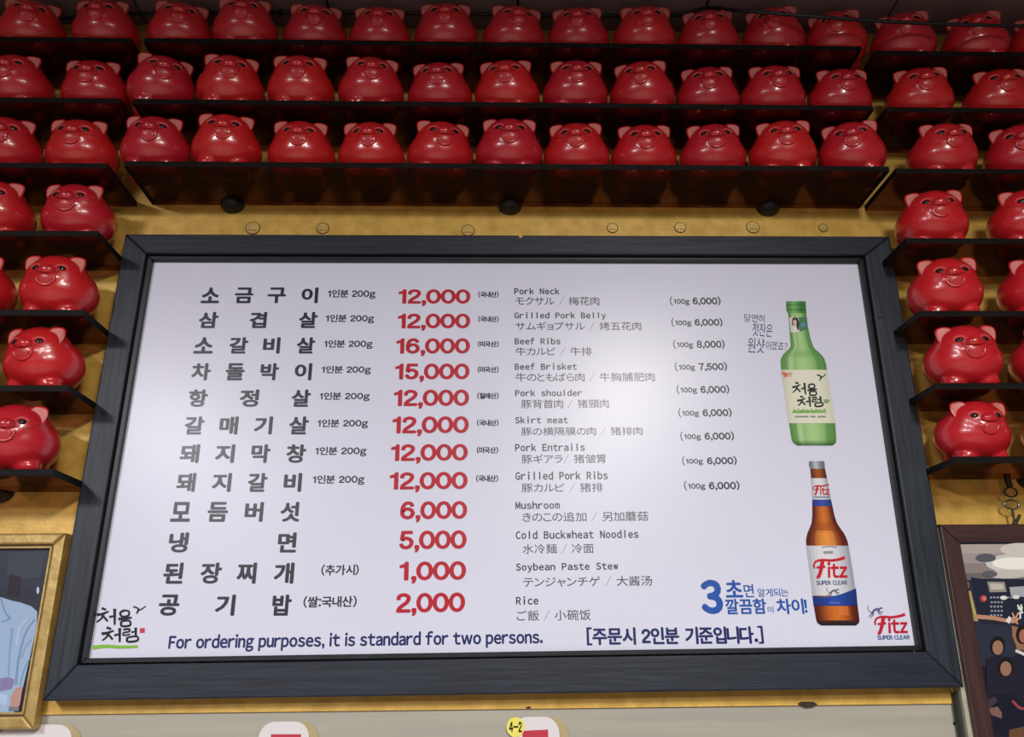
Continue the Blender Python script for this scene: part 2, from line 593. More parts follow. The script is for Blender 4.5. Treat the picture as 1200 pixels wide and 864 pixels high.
class Word:
    """one string fitted into a box of the sheet: left, right, top, bottom as the photograph shows them"""
    def __init__(self, s, xl, xr, yt, yb, col, bold=0.0, y=TY, lean=0.0, mono=False, slp=None, gap=0.085):
        self.s, self.box, self.col, self.bold, self.y, self.lean, self.mono, self.slp, self.gap = \
            [wide(c) for c in s], (xl, xr, yt, yb), col, bold, y, lean, mono, slp, gap
        for ch in self.s:
            glyph(ch)

    def into(self, pr, dg):
        verts, faces = [], []
        pen = 0.0
        for k, ch in enumerate(self.s):
            if ch == ' ':
                pen += 0.34
                continue
            g = GLYPHS[ch]
            if ch == wide('/'):
                g = ([(x * 0.5, y) for x, y in g[0]], g[1])
            xs = [v[0] for v in g[0]]
            x0, x1 = min(xs), max(xs)
            i = len(verts)
            if ch == wide(','):
                pen += 0.045
            if self.mono:
                kk = 0.43 / max(x1 - x0, 0.43)
                verts += [((x - (x0 + x1) / 2) * kk + 0.56 * k, y) for x, y in g[0]]
            else:
                verts += [(x - x0 + pen, y) for x, y in g[0]]
                pen += x1 - x0 + self.gap + (0.07 if ch == wide('1') else 0.0)
            faces += [[i + q for q in f] for f in g[1]]
        if self.bold > 0:                       # heavier weight: the strokes spread evenly to all sides
            base_v, base_f = verts, faces
            verts, faces = [], []
            nq = 8 if self.bold > 0.015 else 4
            for q in range(nq):
                a = 2 * math.pi * q / nq
                i = len(verts)
                verts = verts + [(x + 1.15 * self.bold * math.cos(a), y + 0.9 * self.bold * math.sin(a)) for x, y in base_v]
                faces = faces + [[i + p for p in f] for f in base_f]
        xs = [v[0] for v in verts]
        ys = [v[1] for v in verts]
        x0, x1, y0, y1 = min(xs), max(xs), min(ys), max(ys)
        xl, xr, yt, yb = self.box
        ym = (yt + yb) / 2
        sl = slope(ym) if self.slp is None else self.slp
        dy = sl * (xr - xl) / 2
        A, B = at(xl, ym - dy, self.y), at(xr, ym + dy, self.y)
        h = (at((xl + xr) / 2, yt, self.y) - at((xl + xr) / 2, yb, self.y)).length
        d = B - A
        up = Vector((-d.z, 0, d.x)).normalized()
        out = []
        for x, yv in verts:
            v = (yv - y0) / (y1 - y0) - 0.5
            out.append(A + d * ((x - x0) / (x1 - x0)) + up * h * v + d.normalized() * self.lean * h * v)
        if self.bold > 0:                       # keep the spread layers a hair apart
            nb = len(base_v)
            for k in range(len(out)):
                out[k].y -= 0.00004 * (k // nb)
        pr.add_mesh(out, faces, self.col)


INK = (38, 45, 54)
RED = (182, 36, 52)
NAVY = (30, 40, 100)
GREY = (48, 51, 58)
JOBS = []          # (part name, label, [Word])


def crop(ox, oy, s):
    return lambda xl, xr, yt, yb: (ox + xl / s, ox + xr / s, oy + yt / s, oy + yb / s)


A_, B_ = crop(180, 320, 4.114), crop(100, 520, 3.333)
C_, D_ = crop(440, 320, 3.928), crop(440, 520, 3.4545)
E_, F_ = crop(590, 320, 4.319), crop(590, 500, 3.2)
G_, H_ = crop(780, 320, 3.929), crop(780, 530, 3.6)

DISHES = [
    (A_, [('소', 230, 318), ('금', 392, 480), ('구', 550, 638), ('이', 713, 793)], 70, 145),
    (A_, [('삼', 218, 312), ('겹', 463, 545), ('살', 700, 790)], 188, 265),
    (A_, [('소', 195, 288), ('갈', 365, 455), ('비', 528, 610), ('살', 690, 778)], 310, 388),
    (A_, [('차', 183, 275), ('돌', 348, 438), ('박', 515, 603), ('이', 680, 763)], 435, 517),
    (A_, [('항', 168, 260), ('정', 415, 507), ('살', 665, 757)], 562, 645),
    (A_, [('갈', 150, 243), ('매', 318, 407), ('기', 485, 573), ('살', 653, 747)], 692, 778),
    (B_, [('돼', 370, 445), ('지', 508, 583), ('막', 648, 722), ('창', 785, 862)], 3, 75),
    (B_, [('돼', 357, 430), ('지', 495, 570), ('갈', 635, 710), ('비', 775, 845)], 115, 188),
    (B_, [('모', 335, 412), ('듬', 478, 557), ('버', 623, 695), ('섯', 762, 838)], 228, 305),
    (B_, [('냉', 326, 402), ('면', 752, 825)], 347, 425),
    (B_, [('된', 305, 383), ('장', 450, 532), ('찌', 592, 668), ('개', 737, 815)], 465, 547),
    (B_, [('공', 287, 367), ('기', 508, 585), ('밥', 730, 805)], 590, 672),
]
for cr, chars, yt, yb in DISHES:
    JOBS += [('dish_character', None, [Word(ch, *cr(a, b, yt, yb), INK, 0.032, slp=0.0)]) for ch, a, b in chars]
for cr, a, b, yt, yb, s in [(A_, 840, 1070, 80, 125, '1인분 200g'), (A_, 830, 1063, 200, 243, '1인분 200g'),
                            (A_, 822, 1056, 323, 366, '1인분 200g'), (A_, 810, 1048, 447, 490, '1인분 200g'),
                            (A_, 800, 1042, 575, 618, '1인분 200g'), (A_, 790, 1034, 705, 750, '1인분 200g'),
                            (B_, 898, 1098, 12, 50, '1인분 200g'), (B_, 888, 1090, 123, 162, '1인분 200g'),
                            (B_, 922, 1068, 472, 515, '(추가시)'), (B_, 852, 1060, 595, 640, '(쌀:국내산)')]:
    JOBS.append(('portion_note', None, [Word(s, *cr(a, b, yt, yb), INK, 0.020)]))
for cr, a, b, yt, yb, s in [(C_, 105, 437, 75, 153, '12,000'), (C_, 102, 436, 187, 267, '12,000'),
                            (C_, 95, 435, 300, 384, '16,000'), (C_, 90, 433, 417, 503, '15,000'),
                            (C_, 84, 431, 537, 626, '12,000'), (C_, 77, 430, 660, 752, '12,000'),
                            (D_, 62, 374, 2, 82, '12,000'), (D_, 57, 373, 115, 198, '12,000'),
                            (D_, 100, 371, 233, 319, '6,000'), (D_, 96, 369, 352, 441, '5,000'),
                            (D_, 97, 367, 477, 567, '1,000'), (D_, 84, 363, 604, 698, '2,000')]:
    JOBS.append(('price', None, [Word(s, *cr(a, b, yt, yb), RED, 0.031, gap=0.058)]))
for cr, a, b, yt, yb, s in [(C_, 473, 567, 85, 113, '(국내산)'), (C_, 473, 567, 198, 226, '(국내산)'),
                            (C_, 471, 567, 313, 341, '(미국산)'), (C_, 470, 567, 430, 459, '(미국산)'),
                            (C_, 468, 567, 551, 580, '(칠레산)'), (C_, 467, 567, 675, 705, '(국내산)'),
                            (D_, 410, 497, 13, 40, '(미국산)'), (D_, 407, 497, 127, 155, '(국내산)')]:
    JOBS.append(('origin_note', None, [Word(s, *cr(a, b, yt, yb), INK, 0.030)]))
for cr, a, b, yt, yb, s in [(E_, 55, 283, 75, 108, 'Pork Neck'), (E_, 55, 518, 198, 238, 'Grilled Pork Belly'),
                            (E_, 57, 288, 328, 361, 'Beef Ribs'), (E_, 57, 371, 456, 490, 'Beef Brisket'),
                            (E_, 59, 398, 590, 623, 'Pork shoulder'), (E_, 59, 326, 727, 761, 'Skirt meat'),
                            (F_, 44, 305, 63, 92, 'Pork Entrails'), (F_, 45, 391, 168, 199, 'Grilled Pork Ribs'),
                            (F_, 45, 211, 280, 309, 'Mushroom'), (F_, 46, 506, 389, 420, 'Cold Buckwheat Noodles'),
                            (F_, 47, 430, 510, 546, 'Soybean Paste Stew'), (F_, 47, 131, 637, 668, 'Rice')]:
    JOBS.append(('english_name', None, [Word(s, *cr(a, b, yt, yb), GREY, 0.018, mono=True)]))
for cr, a, b, yt, yb, s in [(E_, 62, 485, 120, 163, 'モクサル / 梅花肉'), (E_, 62, 697, 247, 290, 'サムギョプサル / 烤五花肉'),
                            (E_, 62, 447, 375, 418, '牛カルビ / 牛排'), (E_, 62, 765, 505, 549, '牛のともばら肉 / 牛胸脯肥肉'),
                            (E_, 90, 533, 640, 684, '豚背首肉 / 猪頸肉'), (E_, 90, 703, 780, 822, '豚の横隔膜の肉 / 猪排肉'),
                            (F_, 68, 383, 104, 138, '豚ギアラ/ 猪皱胃'), (F_, 68, 373, 212, 246, '豚カルビ / 猪排'),
                            (F_, 72, 543, 320, 356, 'きのこの追加 / 另加蘑菇'), (F_, 72, 338, 440, 476, '水冷麺 / 冷面'),
                            (F_, 74, 557, 562, 600, 'テンジャンチゲ / 大酱汤'), (F_, 50, 327, 688, 728, 'ご飯 / 小碗饭')]:
    JOBS.append(('translation', None, [Word(s, *cr(a, b, yt, yb), (66, 66, 74), 0.0)]))
for cr, a, m1, m2, b, yt, yb, s in [(G_, 20, 110, 125, 253, 108, 150, '6,000)'), (G_, 27, 119, 134, 262, 207, 248, '6,000)'),
                                    (G_, 35, 127, 143, 272, 307, 350, '8,000)'), (G_, 43, 136, 152, 283, 410, 453, '7,500)'),
                                    (G_, 51, 145, 161, 293, 515, 558, '6,000)'), (G_, 59, 154, 171, 304, 622, 665, '6,000)'),
                                    (G_, 68, 163, 180, 315, 730, 773, '6,000)'), (H_, 70, 158, 175, 300, 17, 56, '6,000)'),
                                    (H_, 78, 168, 183, 312, 121, 162, '6,000)')]:
    q = (yb - yt)
    JOBS.append(('unit_price', None, [Word('(', *cr(a, a + 0.28 * q, yt, yb), INK, 0.012),
                                      Word('100g', *cr(a + 0.42 * q, m1, yt + 0.28 * q, yb - 0.02 * q), INK, 0.020),
                                      Word(s, *cr(m2, b, yt, yb), INK, 0.026)]))
JOBS.append(('footer_text', None, [Word('For ordering purposes, it is standard for two persons.', 197.5, 636, 741, 762, NAVY, 0.030, slp=-0.0145, gap=0.105)]))
JOBS.append(('footer_text', None, [Word('[주문시 2인분 기준입니다.]', 687.5, 894.5, 734.5, 755.5, NAVY, 0.030, slp=-0.009)]))
BLUE = (34, 84, 172)
JOBS.append(('beer_slogan', 'blue beer slogan beside the brown bottle', [
    Word('3', *H_(148, 240, 538, 683), BLUE, 0.045), Word('초', *H_(252, 325, 540, 613), BLUE, 0.025),
    Word('면', *H_(330, 372, 557, 612), BLUE, 0.008), Word('알게되는', *H_(388, 518, 575, 610), BLUE, 0.004),
    Word('깔끔함', *H_(252, 425, 618, 683), BLUE, 0.022), Word('의', *H_(428, 455, 652, 678), BLUE, 0.0),
    Word('차이!', *H_(468, 597, 618, 683), BLUE, 0.022)]))
HAND = (74, 78, 120)
JOBS.append(('soju_slogan', 'thin handwritten slogan left of the green bottle', [
    Word('당연히', *G_(362, 455, 190, 226), HAND, 0.0, slp=0.05, lean=0.1),
    Word('첫잔은', *G_(400, 492, 232, 292), HAND, 0.0, slp=0.08, lean=0.1),
    Word('원샷', *G_(378, 456, 298, 368), HAND, 0.0, slp=0.04, lean=0.1),
    Word('이겠죠?', *G_(462, 560, 316, 356), HAND, 0.0, slp=0.08, lean=0.15)]))
L1 = -0.0012
L2 = -0.0018
CRIM = (190, 32, 58)
FITZ_WORDS = [Word('itz', *H_(938, 1021, 699, 765), CRIM, 0.035, lean=0.12),
              Word('SUPER CLEAR', *H_(893, 1030, 773, 791), (40, 70, 140), 0.028)]
FITZ_LABEL = [Word('itz', *H_(683, 767, 463, 531), (196, 30, 48), 0.035, y=L2, lean=0.12),
              Word('SUPER CLEAR', *H_(636, 766, 542, 560), (50, 70, 130), 0.02, y=L2)]
FITZ_NECK = [Word('itz', *H_(651, 691, 146, 180), (196, 30, 48), 0.035, y=L2, lean=0.12)]
STICK = [Word('4-2', 596.5, 611.5, 846, 858.5, (14, 14, 16), 0.03, y=WALL - 0.0062, slp=-0.02)]

# all characters at once: one text object, one character on each line
wanted = [ch for ch, g in GLYPHS.items() if g is None]
cu = bpy.data.curves.new('lettering_curve', 'FONT')
cu.body = '\n'.join(wanted)
cu.resolution_u = 3
cu.space_line = 3.0
to = bpy.data.objects.new('lettering_curve', cu)
COL.objects.link(to)
bpy.context.view_layer.update()
me = bpy.data.meshes.new_from_object(to.evaluated_get(bpy.context.evaluated_depsgraph_get()))
co = [v.co.copy() for v in me.vertices]
pick = [([], [], {}) for _ in wanted]
for p in me.polygons:
    li = int(round(-(sum(co[v].y for v in p.vertices) / len(p.vertices) - 0.35) / 3.0))
    V, F, ids = pick[li]
    for v in p.vertices:
        if v not in ids:
            ids[v] = len(V)
            V.append((co[v].x, co[v].y + 3.0 * li))
    F.append([ids[v] for v in p.vertices])
for ch, (V, F, _) in zip(wanted, pick):
    GLYPHS[ch] = (V, F)
bpy.data.batch_remove([to, cu, me])
DG = None
for name, label, ws in JOBS:
    pr = Print()
    for w in ws:
        w.into(pr, DG)
    pr.build(name, sheet, M['print'], label)


# brushed logo used on the sheet's corner and on the bottle label: u, v in 0..200, 0..150
def brush_logo(pr, f, s, y, ink):
    def R(pts, w):
        pr.ribbon([f(*p) for p in pts], (w[0] * s * 1.35, w[1] * s * 1.1) if isinstance(w, tuple) else (w * s * 1.35, w * s * 1.0), ink, y)
    # 처
    R([(22, 8), (40, 14)], 8)
    R([(2, 34), (24, 30), (50, 20)], (9, 6))
    R([(30, 28), (22, 46), (2, 62)], (8, 5))
    R([(30, 40), (46, 58)], (6, 8))
    R([(52, 42), (72, 38)], 7)
    R([(74, 10), (74, 72)], (9, 7))
    # 음
    R([(112, 16), (96, 26), (104, 40), (128, 36), (130, 20), (112, 16)], 7)
    R([(88, 50), (142, 44)], 8)
    R([(100, 58), (102, 76), (134, 74), (132, 56), (100, 58)], 7)
    # 처
    R([(42, 82), (60, 88)], 8)
    R([(22, 106), (46, 102), (70, 94)], (9, 6))
    R([(50, 100), (42, 118), (24, 132)], (8, 5))
    R([(50, 110), (66, 128)], (6, 8))
    R([(72, 112), (92, 108)], 7)
    R([(94, 84), (94, 138)], (9, 7))
    # 럼
    R([(108, 90), (132, 88), (130, 98), (110, 102), (110, 112), (136, 108)], 6)
    R([(140, 100), (154, 98)], 6)
    R([(158, 82), (158, 116)], (8, 7))
    R([(124, 120), (126, 136), (164, 132), (162, 116), (124, 120)], 7)
    # bird
    R([(148, 2), (166, 8), (176, 14), (198, 0)], (5, 4))
    R([(172, 10), (160, 30)], (9, 3))


pr = Print()
brush_logo(pr, lambda u, v: (100 + (42 + u * 0.98) / 3.333, 520 + (635 + v * 1.02) / 3.333), 0.30, TY, (24, 28, 34))
pr.poly([(100 + a / 3.333, 520 + b / 3.333) for a, b in [(212, 722), (232, 720), (232, 739), (213, 741)]], (200, 60, 80), TY)
pr.ribbon([(100 + a / 3.333, 520 + b / 3.333) for a, b in [(28, 797), (80, 792), (140, 795), (205, 793)]], (4.6, 3.0), (132, 188, 66), TY)
pr.build('soju_logo', sheet, M['print'], 'brushed black logo with bird and green stroke')


# beer logo letters
def beer_f(pr, f, s, y, col):
    pr.ribbon([f(*p) for p in [(6, 50), (4, 34), (14, 18), (40, 12), (80, 14), (118, 8), (140, 0)]], (7 * s, 13 * s), col, y)
    pr.ribbon([f(*p) for p in [(42, 14), (36, 50), (26, 84), (16, 88)]], (17 * s, 13 * s), col, y)
    pr.ribbon([f(*p) for p in [(16, 46), (34, 43), (54, 42)]], 10 * s, col, y)


def leaping_cat(pr, f, s, y, col):
    def R(pts, w0, w1=None):
        pr.ribbon([f(*p) for p in pts], (w0 * s, (w1 or w0) * s), col, y)
    R([(30, 38), (45, 26), (62, 22), (74, 26)], 11, 13)
    R([(70, 24), (84, 16), (92, 20)], 10, 6)
    R([(30, 38), (18, 34), (6, 22), (4, 8), (10, 2)], 4, 2)
    R([(34, 36), (24, 46), (8, 56)], 8, 3)
    R([(40, 34), (34, 50), (20, 60)], 7, 3)
    R([(70, 28), (84, 36), (98, 34)], 7, 3)
    R([(64, 28), (74, 42), (90, 46)], 6, 3)


pr = Print()
beer_f(pr, lambda u, v: (780 + (880 + u * 0.93) / 3.6, 530 + (684 + v * 0.92) / 3.6), 0.27, TY, CRIM)
for w in FITZ_WORDS:
    w.into(pr, DG)
leaping_cat(pr, lambda u, v: (780 + (850 + u * 0.70) / 3.6, 530 + (642 + v * 0.95) / 3.6), 0.22, TY, (96, 92, 140))
pr.build('beer_logo', sheet, M['print'], 'crimson and navy beer logo with leaping cat')


# printed bottles
def interp(prof, y):
    for k in range(len(prof) - 1):
        if prof[k][0] <= y <= prof[k + 1][0]:
            t = (y - prof[k][0]) / (prof[k + 1][0] - prof[k][0])
            t = t * t * (3 - 2 * t) if prof[k][3:] else t
            return [prof[k][i] + (prof[k + 1][i] - prof[k][i]) * t for i in (1, 2)]
    return list(prof[-1][1:3])


def rows_of(prof, cr, n, ys=None):
    y0, y1 = prof[0][0], prof[-1][0]
    res = []
    for y in (ys or [y0 + (y1 - y0) * k / n for k in range(n + 1)]):
        a, b = interp(prof, y)
        l, r, t, _ = cr(a, b, y, y)
        res.append((t, l, r))
    return res


def mix(a, b, t):
    t = max(0, min(1, t))
    return tuple(a[i] + (b[i] - a[i]) * t for i in range(3))


SOJU = [(130, 556, 644), (133, 554, 645), (181, 557, 648), (184, 563, 648), (200, 566, 650), (250, 570, 656), (300, 573, 667),
        (338, 577, 679), (352, 566, 690), (370, 545, 712), (392, 531, 730), (415, 529, 738), (445, 532, 743), (560, 550, 760),
        (692, 568, 781), (745, 576, 785), (772, 581, 786), (785, 590, 783), (795, 606, 768)]


def soju_col(s, j, py):
    y = (py - 320) * 3.929
    if y < 183:
        return mix((60, 128, 62), (128, 186, 116), 1 - abs(s + 0.25) * 1.3) if int(y / 9) % 2 else mix((48, 108, 52), (104, 164, 96), 1 - abs(s + 0.25) * 1.3)
    c = mix((84, 136, 66), (168, 208, 140), 1 - abs(s) ** 1.6 * 1.15)
    if -0.72 < s < -0.45:
        c = mix(c, (196, 226, 180), 0.55)
    if 0.55 < s < 0.8:
        c = mix(c, (60, 130, 60), 0.35)
    if 350 < y < 400:
        c = mix(c, (86, 146, 74), 0.35 * (1 - abs(y - 372) / 25))
    if y > 770:
        c = mix(c, (38, 82, 42), (y - 770) / 30)
    return c


pr = Print()
pr.grid(rows_of(SOJU, G_, 60), soju_col, TY, 18)
# paper label and neck label
lab = [y for y in (446, 500, 560, 620, 692)]
pr.grid(rows_of(SOJU, G_, 0, lab), lambda s, j, py: mix((226, 226, 208), (196, 202, 178), abs(s) ** 3 * 0.8), L1, 14)


def G1p(x, y):
    return (780 + x / 3.929, 320 + y / 3.929)


pr.poly([G1p(569, 204), G1p(612, 203), G1p(617, 274), G1p(576, 275)], (206, 206, 200), L1)
pr.poly([G1p(612, 203), G1p(648, 205), G1p(655, 258), G1p(617, 270)], (70, 128, 92), L1)
pr.poly([G1p(585, 206), G1p(607, 205), G1p(615, 232), G1p(614, 262), G1p(604, 260), G1p(602, 222), G1p(588, 240), G1p(581, 238)], (44, 40, 44), L2)
pr.oval(*G1p(595, 228), 2.2, 3.4, (216, 182, 166), L2)
pr.poly([G1p(588, 250), G1p(604, 246), G1p(612, 273), G1p(582, 274)], (226, 222, 224), L2)
pr.oval(*G1p(632, 240), 3.0, 2.6, (96, 142, 164), L2)
pr.ribbon([G1p(536, 458), G1p(556, 468), G1p(545, 478)], (4, 3), (214, 120, 96), L2)
pr.poly([G1p(560, 460), G1p(582, 459), G1p(583, 466), G1p(561, 467)], (200, 150, 130), L2)
pr.poly([G1p(560, 471), G1p(580, 470), G1p(581, 476), G1p(561, 477)], (206, 160, 140), L2)
brush_logo(pr, lambda u, v: G1p(583 + u * 0.80 + v * 0.09 - 4, 497 + v * 0.86 if v > 31 or u < 147 else 466 + v * 1.0), 0.215, L2, (40, 46, 40))
pr.ribbon([G1p(728, 592), G1p(742, 590), G1p(750, 596)], (4, 5), (130, 168, 120), L2)
for k in range(15):
    x = 588 + k * 10
    pr.ribbon([G1p(x, 644 - 8 * (k % 3)), G1p(x + 5, 628 + 5 * (k % 2)), G1p(x + 9, 646)], 1.1, (120, 172, 78), L2, 3)
pr.ribbon([G1p(584, 640), G1p(735, 636)], 1.8, (132, 180, 84), L2)
for k in range(18):
    if k in (8, 12):
        continue
    x = 596 + k * 8
    pr.poly([G1p(x, 658), G1p(x + 5.5, 657.6), G1p(x + 5.6, 665), G1p(x + 0.2, 665.4)], (96, 110, 96), L2)
pr.build('soju_bottle_picture', sheet, M['print'], 'printed picture of a green soju bottle')

FITZ = [(38, 606, 668), (42, 603, 671), (64, 607, 672), (67, 610, 672), (110, 614, 681), (200, 619, 698), (228, 619, 704), (270, 619, 713),
        (300, 616, 723), (322, 607, 738), (345, 597, 754), (370, 592, 766), (395, 594, 772), (500, 607, 790), (600, 619, 804),
        (648, 625, 810), (690, 632, 816), (712, 636, 818), (724, 642, 815), (732, 656, 803)]


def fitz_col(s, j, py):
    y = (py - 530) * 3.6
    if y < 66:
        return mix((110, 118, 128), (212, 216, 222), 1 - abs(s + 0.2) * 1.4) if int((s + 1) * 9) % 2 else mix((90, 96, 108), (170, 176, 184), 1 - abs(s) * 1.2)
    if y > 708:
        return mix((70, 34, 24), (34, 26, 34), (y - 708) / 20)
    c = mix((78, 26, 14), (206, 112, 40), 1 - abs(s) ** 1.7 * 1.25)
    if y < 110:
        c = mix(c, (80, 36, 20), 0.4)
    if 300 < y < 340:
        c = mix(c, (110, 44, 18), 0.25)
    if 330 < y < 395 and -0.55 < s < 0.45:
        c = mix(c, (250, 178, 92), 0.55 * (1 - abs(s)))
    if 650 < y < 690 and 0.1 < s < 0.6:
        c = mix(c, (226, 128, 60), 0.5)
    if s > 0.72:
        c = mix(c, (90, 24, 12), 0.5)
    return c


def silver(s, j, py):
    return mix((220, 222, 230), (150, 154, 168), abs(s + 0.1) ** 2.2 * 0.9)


def H1p(x, y):
    return (780 + x / 3.6, 530 + y / 3.6)


pr = Print()
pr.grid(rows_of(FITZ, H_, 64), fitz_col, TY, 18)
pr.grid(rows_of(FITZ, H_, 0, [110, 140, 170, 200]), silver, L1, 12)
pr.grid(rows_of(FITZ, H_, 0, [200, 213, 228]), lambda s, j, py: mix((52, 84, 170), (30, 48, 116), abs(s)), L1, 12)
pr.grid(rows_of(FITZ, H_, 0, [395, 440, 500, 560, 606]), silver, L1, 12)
# blue foot of the label with its wavy top
for i in range(12):
    a, b = i / 12, (i + 1) / 12

    def edge(t):
        l, r = interp(FITZ, 606 - 10 * t)
        return H1p(l + (r - l) * t, 606 + 8 * math.sin(t * 3.6 + 0.2) - 26 * t ** 2)

    def foot(t):
        l, r = interp(FITZ, 648)
        return H1p(l + (r - l) * t, 648)
    pr.poly([edge(a), edge(b), foot(b), foot(a)], mix((40, 80, 176), (26, 44, 112), abs(a + b - 1)), L2)
pr.ribbon([H1p(658, 402), H1p(690, 398), H1p(724, 401)], 1.2, (140, 142, 152), L2)
pr.poly([H1p(665, 418), H1p(706, 417), H1p(707, 428), H1p(666, 429)], (150, 152, 162), L2)
beer_f(pr, lambda u, v: H1p(622 + u * 0.96, 444 + v * 0.95), 0.28, L2, (196, 30, 48))
beer_f(pr, lambda u, v: H1p(621 + u * 0.48, 136 + v * 0.48), 0.14, L2, (196, 30, 48))
for w in FITZ_LABEL + FITZ_NECK:
    w.into(pr, DG)
for k in range(9):
    x = 626 + k * 7.4
    pr.poly([H1p(x, 186), H1p(x + 5, 185.6), H1p(x + 5.2, 193), H1p(x + 0.2, 193.4)], (110, 120, 150), L2)
for k in range(6):
    x = 690 + k * 8
    pr.poly([H1p(x, 634), H1p(x + 5.5, 633.6), H1p(x + 5.6, 638), H1p(x, 638.4)], (120, 140, 190), L2 - 0.0005)
leaping_cat(pr, lambda u, v: H1p(678 + u * 0.58, 568 + v * 0.68), 0.16, L2 - 0.0005, (110, 112, 128))
pr.build('beer_bottle_picture', sheet, M['print'], 'printed picture of a brown beer bottle')

# small wear marks on the board: gold chip on the top rail, scuffs
for px, py, w, h, y, m_ in [(610, 277.3, 5, 3.6, -0.0202, M['gold']), (1033, 372, 10, 2.4, -0.0203, M['dark'])]:
    c = at(px, py, y)
    k = 1 / 560
    link('paint_chip', prism_mesh('paint_chip', [(c.x - w * k / 2, c.z + h * k / 2), (c.x + w * k / 2, c.z + h * k * 0.35),
                                                 (c.x + w * k * 0.3, c.z - h * k * 0.4), (c.x - w * k * 0.2, c.z - h * k / 2)],
                                  y - 0.0004, y + 0.0004, 0, BO), board, m_)


# ---------------------------------------------------------------- shelves
FRONT = GOLD - 0.15
TH = 0.0115


def shelf(x0, x1, z0, z1, label, brackets=()):
    zc = (z0 + z1) / 2
    o = empty('display_shelf', ((x0 + x1) / 2, (FRONT + GOLD) / 2, zc), label, 'shelf', 'dark lacquered shelves of piggy banks')
    me = box_mesh('shelf_plank', (x0 - o.location.x, FRONT - o.location.y, -TH), (x1 - o.location.x, GOLD - o.location.y, 0), 0.0012)
    pl = link('plank', me, o, M['shelf'])
    pl.rotation_euler.y = -math.atan2(z1 - z0, x1 - x0)
    ox, oy = o.location.x, o.location.y
    link('edge_band', box_mesh('edge_band', (x0 - ox, FRONT - oy - 0.0015, -TH - 0.0003), (x1 - ox, FRONT - oy, 0.0004), 0.0004), o, M['edge'])
    for end in (x0, x1):
        if abs(end) < 1.3:
            sgn = 0.0012 if end == x1 else -0.0012
            link('end_band', box_mesh('end_band', (min(end, end + sgn) - ox, FRONT - oy - 0.0015, -TH - 0.0003), (max(end, end + sgn) - ox, GOLD - oy, 0.0004)), o, M['edge'])
    for bx in brackets:
        bz = -TH
        bm = bmesh.new()
        for v in ellipsoid(bm, (0, 0, 0), (0.026, 0.034, 0.021), 24, 16):
            v.co.y, v.co.z = min(v.co.y, 0.0), min(v.co.z, 0.0)
        bmesh.ops.remove_doubles(bm, verts=bm.verts, dist=1e-5)
        b = link('bracket', bm_mesh('bracket', bm), o, M['bracket'], True)
        b.location = (bx - o.location.x, GOLD - o.location.y, bz)
        for s in (-0.011, 0.011):
            bm = bmesh.new()
            ellipsoid(bm, (s, -0.024, -0.009), (0.0026, 0.0026, 0.0026), 10, 6)
            link('screw', bm_mesh('screw', bm), b, M['iron'])
    return o


ROWS = {}
for key, (x0, x1, z0, z1, label, br) in {
    'S1': (-0.776, 0.779, 1.2535, 1.2535, 'uppermost long dark shelf above the menu board', ()),
    'S2': (-0.778, 0.781, 1.097, 1.097, 'middle long dark shelf above the menu board', ()),
    'S3': (-0.774, 0.791, 0.9465, 0.9465, 'lowest long dark shelf just above the menu board', (-0.60, 0.008, 0.585)),
    'L1': (-1.45, -0.806, 1.253, 1.253, 'top short dark shelf in the left column', ()),
    'L2': (-1.45, -0.806, 1.098, 1.098, 'second short dark shelf from the top in the left column', ()),
    'L3': (-1.45, -0.810, 0.941, 0.941, 'third short dark shelf from the top in the left column', ()),
    'L4': (-1.45, -0.805, 0.787, 0.787, 'short dark left shelf level with the top rail of the menu board', ()),
    'L5': (-1.45, -0.805, 0.619, 0.619, 'third short dark shelf from the bottom in the left column', ()),
    'L6': (-1.45, -0.809, 0.469, 0.469, 'second short dark shelf from the bottom in the left column', ()),
    'L7': (-1.45, -0.809, 0.313, 0.313, 'bottom short dark shelf on the left, above the gilt picture frame', (-0.98,)),
    'R1': (0.810, 1.45, 1.242, 1.242, 'top short dark shelf in the right column', ()),
    'R2': (0.811, 1.45, 1.094, 1.094, 'second short dark shelf from the top in the right column', ()),
    'R3': (0.807, 1.45, 0.942, 0.942, 'third short dark shelf from the top in the right column', ()),
    'R4': (0.801, 1.45, 0.7795, 0.7795, 'short dark right shelf level with the top rail of the menu board', ()),
    'R5': (0.800, 1.45, 0.6205, 0.6205, 'third short dark shelf from the bottom in the right column', ()),
    'R6': (0.806, 1.45, 0.472, 0.472, 'second short dark shelf from the bottom in the right column', ()),
    'R7': (0.816, 1.45, 0.330, 0.330, 'bottom short dark shelf on the right, above the brown picture frame', (1.045,)),
}.items():
    shelf(x0, x1, z0, z1, label, br)
    ROWS[key] = (x0, x1, z0, z1)


